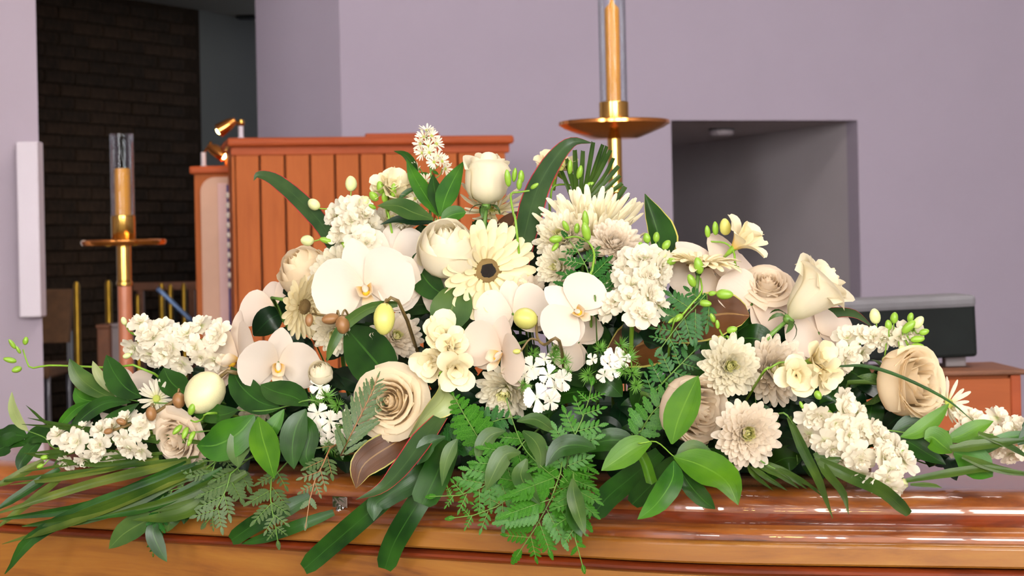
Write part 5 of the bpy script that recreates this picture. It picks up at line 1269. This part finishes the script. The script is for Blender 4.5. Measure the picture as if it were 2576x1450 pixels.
B_ = [((500, 1150), (150, 1195), (-30, 1215)), ((480, 1160), (240, 1215), (-30, 1300)), ((470, 1165), (230, 1270), (-20, 1310)), ((520, 1170), (260, 1290), (55, 1325)), ((540, 1180), (300, 1260), (70, 1345)), ((530, 1175), (200, 1310), (5, 1370)), ((500, 1170), (120, 1330), (12, 1445)), ((400, 1148), (200, 1135), (58, 1142)), ((395, 1150), (240, 1170), (110, 1148)), ((400, 1155), (180, 1200), (25, 1220)), ((560, 1180), (400, 1270), (218, 1310)), ((590, 1190), (430, 1260), (260, 1300)), ((420, 1140), (260, 1155), (50, 1190)), ((110, 1160), (40, 1200), (-20, 1230)), ((150, 1180), (60, 1240), (-20, 1290)), ((600, 1200), (470, 1290), (330, 1310)), ((620, 1190), (500, 1260), (380, 1290)), ((160, 1200), (70, 1270), (-15, 1335))]
palm('sheaf of long palm blades spilling over the left end of the coffin', [(640, 1150), (570, 1160), (500, 1160)], [([(a[0], a[1], .0), (b[0], b[1], .015), (c_[0], c_[1], .02)], (14 if i in (0, 7, 8, 9, 12) else 26 if i % 3 else 38), dict(mat=('leaf_palm', 'leaf_olive', 'leaf_strap', 'leaf_palm')[i % 4])) for i, (a, b, c_) in enumerate(B_)], 26, k=.03)
palm('thin palm blades reaching left over the white stock', [(520, 1085), (430, 1095), (380, 1100)], [([(400, 1115), (280, 1090), (180, 1075), (70, 1052)], 16), ([(520, 1115), (350, 1098), (200, 1080), (55, 1068)], 18), ([(330, 1100), (200, 1130), (120, 1150), (60, 1140)], 16), ([(385, 1060), (320, 1080), (260, 1110), (230, 1140)], 30), ([(290, 1060), (230, 1090), (170, 1130), (130, 1180)], 26), ([(140, 1075), (110, 1060), (88, 1040), (65, 1020)], 8)], 18, k=.045)
palm('palm blades trailing over the lid under the right chrysanthemum', [(1900, 1150), (1930, 1170), (1950, 1180)], [([(1900, 1170), (1960, 1195), (2010, 1230)], 18), ([(1910, 1165), (1970, 1190), (2030, 1232)], 18), ([(1930, 1165), (1990, 1195), (2060, 1235)], 16), ([(1890, 1175), (1930, 1205), (1980, 1235)], 18), ([(1960, 1180), (2020, 1210), (2070, 1250)], 10), ([(1880, 1170), (1900, 1200), (1945, 1235)], 16)], 16, k=.02)
palm('long olive blades hanging over the right coffin edge', [(1960, 1040), (1990, 1060), (2005, 1080)], [([(1985, 1050), (2020, 1130), (2060, 1210), (2095, 1305)], 26), ([(2050, 1140), (2080, 1190), (2120, 1240), (2135, 1295)], 22), ([(2060, 1160), (2140, 1200), (2220, 1235), (2288, 1295)], 34, dict(prof='cut')), ([(2280, 1210), (2400, 1190), (2480, 1180), (2590, 1190)], 24), ([(2290, 1220), (2340, 1222), (2370, 1228)], 14), ([(2390, 1130), (2470, 1120), (2600, 1105)], 30), ([(2420, 1150), (2500, 1180), (2600, 1200)], 28), ([(2460, 1090), (2530, 1120), (2600, 1160)], 22), ([(2050, 1150), (2090, 1160), (2122, 1152)], 22)], 24, k=.05, group=None)
# ------------------------------------------------------------- ferns
fern('bright leatherleaf fern standing before the white mums', [(1500, 790), (1490, 720), (1465, 650), (1420, 590)], 105, 7, 'fern_deep', k=.075, bip=True, ang=58)
fern('deep green fern below the white stock at the right', [(1790, 760), (1730, 790), (1690, 840), (1660, 880)], 100, 7, 'fern_deep', k=.05)
fern('small dark fern tip right of the spiky sweet william', [(1640, 1000), (1680, 950), (1720, 910), (1750, 880)], 80, 7, 'fern_deep', k=.02)
fern('upright bright fern rising in the centre front', [(1420, 1190, 0), (1440, 1110, .01), (1475, 1030, .01), (1490, 960, .0)], 100, 8, 'fern_green', k=.07, bip=True, ang=50)
fern('large bright fern cascading over the coffin edge in the centre', [(1420, 1110, 0), (1410, 1190, .03), (1370, 1290, .03), (1300, 1400, .015)], 180, 9, 'fern_green', k=.045, ang=50, env=[(0, .5), (.25, .8), (.5, .95), (.75, .6), (1, .2)])
fern('bright fern hanging down right of the central cascade', [(1440, 1180, 0), (1450, 1240, .02), (1440, 1320, .02), (1470, 1440, .0)], 90, 9, 'fern_green', k=.055, ang=48, env=[(0, .8), (.4, 1), (.7, .5), (.85, .3), (1, .2)])
fern('bright fern spreading left from the centre over the lid', [(1340, 1090, 0), (1260, 1180, .03), (1190, 1240, .03), (1080, 1250, .03)], 110, 9, 'fern_green', k=.05, ang=55)
fern('fern with long tips pointing to the lower left of the centre', [(1370, 1180, 0), (1300, 1240, .02), (1220, 1290, .02), (1130, 1305, .02)], 100, 8, 'fern_green', k=.04, ang=55)
fern('small upright fern tip right of the double freesia', [(1230, 1130), (1190, 1080), (1160, 1030), (1138, 990)], 58, 9, 'fern_green', k=.05, bip=False, lw=1.2)
fern('arched fern under the cool white chrysanthemum', [(1120, 1120), (1180, 1090), (1240, 1060), (1300, 1050)], 70, 10, 'fern_deep', k=.03, bip=False, lw=1.1)
fern('brown tinged fern over the sweet william at the left', [(860, 1160), (890, 1080), (930, 1000), (950, 950)], 86, 11, 'fern_grey', k=.085, bip=False, ang=36, stemmat='bud_brown', lw=.45)
fern('drooping brown stemmed fern beside the chrome lid screw', [(850, 1110, 0), (812, 1170, .03), (785, 1230, .03), (768, 1330, .02)], 72, 10, 'fern_grey', k=.05, ang=38, stemmat='bud_brown')
fern('thin fern hanging over the lid left of the screw', [(700, 1180, 0), (680, 1250, .02), (690, 1310, .02), (700, 1370, .01)], 90, 8, 'fern_grey', k=.02, ang=42)
fern('thin fern hanging over the lid below the big ruscus leaf', [(600, 1170, 0), (570, 1230, .02), (540, 1290, .02), (515, 1320, .01)], 100, 8, 'fern_grey', k=.02, ang=42)
fern('short fern trailing under the lower left blush rose', [(560, 1140, 0), (530, 1200, .02), (450, 1230, .02), (390, 1240, .02)], 80, 8, 'fern_grey', k=.01, ang=50)
fern('narrow fern hanging beside the dark ruscus twig', [(420, 1230, 0), (400, 1300, .02), (385, 1350, .01), (385, 1400, .0)], 40, 10, 'fern_deep', k=.012, ang=45, bip=False)
fern('dark fern between blush rose and sweet william at the right', [(1600, 1100), (1640, 1040), (1690, 990), (1720, 950)], 60, 9, 'fern_green', k=.03, bip=False)
# ------------------------------------------------------------- dark filler foliage deep between the flowers
FILL = [(330, 1060, 'behind the small left daisy'), (470, 950, 'behind the left stock spike'), (560, 1060, 'behind the lower left blush rose'), (640, 860, 'behind the side on blush orchid'), (700, 1050, 'under the glossy left ruscus leaves'), (780, 780, 'behind the left gerbera'), (800, 930, 'behind the bowing left orchid'), (850, 1100, 'under the left sweet william tuft'), (900, 720, 'behind the large yellow lipped orchid'), (960, 880, 'behind the hanging yellow green bud'), (1020, 1090, 'under the peach cream rose'),
 (1040, 640, 'behind the pale upper orchids'), (1110, 800, 'behind the broad rose leaf'), (1130, 960, 'behind the double freesia cluster'), (1200, 1100, 'under the small upright fern tip'), (1220, 600, 'behind the upright top rosebud'), (1270, 800, 'behind the dark eyed gerbera'), (1300, 950, 'behind the hanging blush orchid'), (1360, 640, 'behind the white mum facing left'), (1390, 820, 'behind the yellow centred orchid'), (1400, 1080, 'behind the central front fern'), (1500, 700, 'behind the central fern and mums'),
 (1500, 960, 'behind the spiky sweet william'), (1560, 830, 'behind the right of centre stock'), (1590, 1090, 'under the brown magnolia leaves'), (1650, 730, 'behind the tall stock spike'), (1680, 960, 'left of the right blush rose'), (1740, 820, 'behind the lime freesia buds'), (1780, 1120, 'under the bright right ruscus branch'), (1850, 820, 'behind the green centred mum'), (1900, 1000, 'between the two right chrysanthemums'), (1990, 860, 'under the leaning rosebud'), (2000, 1120, 'right of the lowest chrysanthemum'), (2090, 990, 'behind the drooping stock spike'), (2180, 930, 'left of the right cream rose'), (2220, 1090, 'under the right cream rose'), (2340, 1120, 'under the far right ruscus leaves'), (440, 1130, 'under the lower left blush rose stem'), (250, 1120, 'among the far left stock florets'), (1480, 1150, 'beneath the upright bright fern'), (1050, 980, 'right of the large dark leaf'), (1640, 880, 'behind the dark fern at the right'), (900, 1010, 'left of the peach cream rose'), (1330, 700, 'between dark eyed gerbera and left facing mum'), (1440, 750, 'above the yellow centred orchid'), (1570, 780, 'under the tall stock florets'), (1500, 860, 'left of the large brown leaf')]
def ytop(x): return interp([(150, 1100), (330, 970), (600, 850), (760, 700), (900, 620), (1150, 560), (1420, 590), (1700, 680), (1900, 770), (2100, 890), (2300, 1010), (2520, 1130)], x)
rnd = random.Random(5)
for (x, y, lab) in FILL:
    lv = []
    for i in range(9):
        a = i * .7 + rnd.uniform(-.2, .2); L = rnd.uniform(80, 150)
        bx, by = x + rnd.uniform(-45, 45), y + rnd.uniform(-35, 35)
        ex, ey = bx + math.cos(a) * L, by + math.sin(a) * L * .75
        ey = min(max(ey, ytop(min(max(ex, 160), 2500)) + 30), 1212); by = max(by, ytop(bx) + 30)
        lv.append(([(bx, by, 0), ((bx + ex) / 2, (by + ey) / 2 - 10, .012), (ex, ey, -.005)], rnd.uniform(50, 80), rnd.choice(['leaf_dark', 'leaf_dark', 'leaf_deep']), dict(roll=rnd.uniform(-35, 35), k=-rnd.uniform(.0, .05))))
    branch('filler_foliage', 'dark green filler leaves ' + lab, 'foliage', [(x, min(y + 50, 1200), -.02), (x, y, 0)], lv, k=-.035, sw=4)
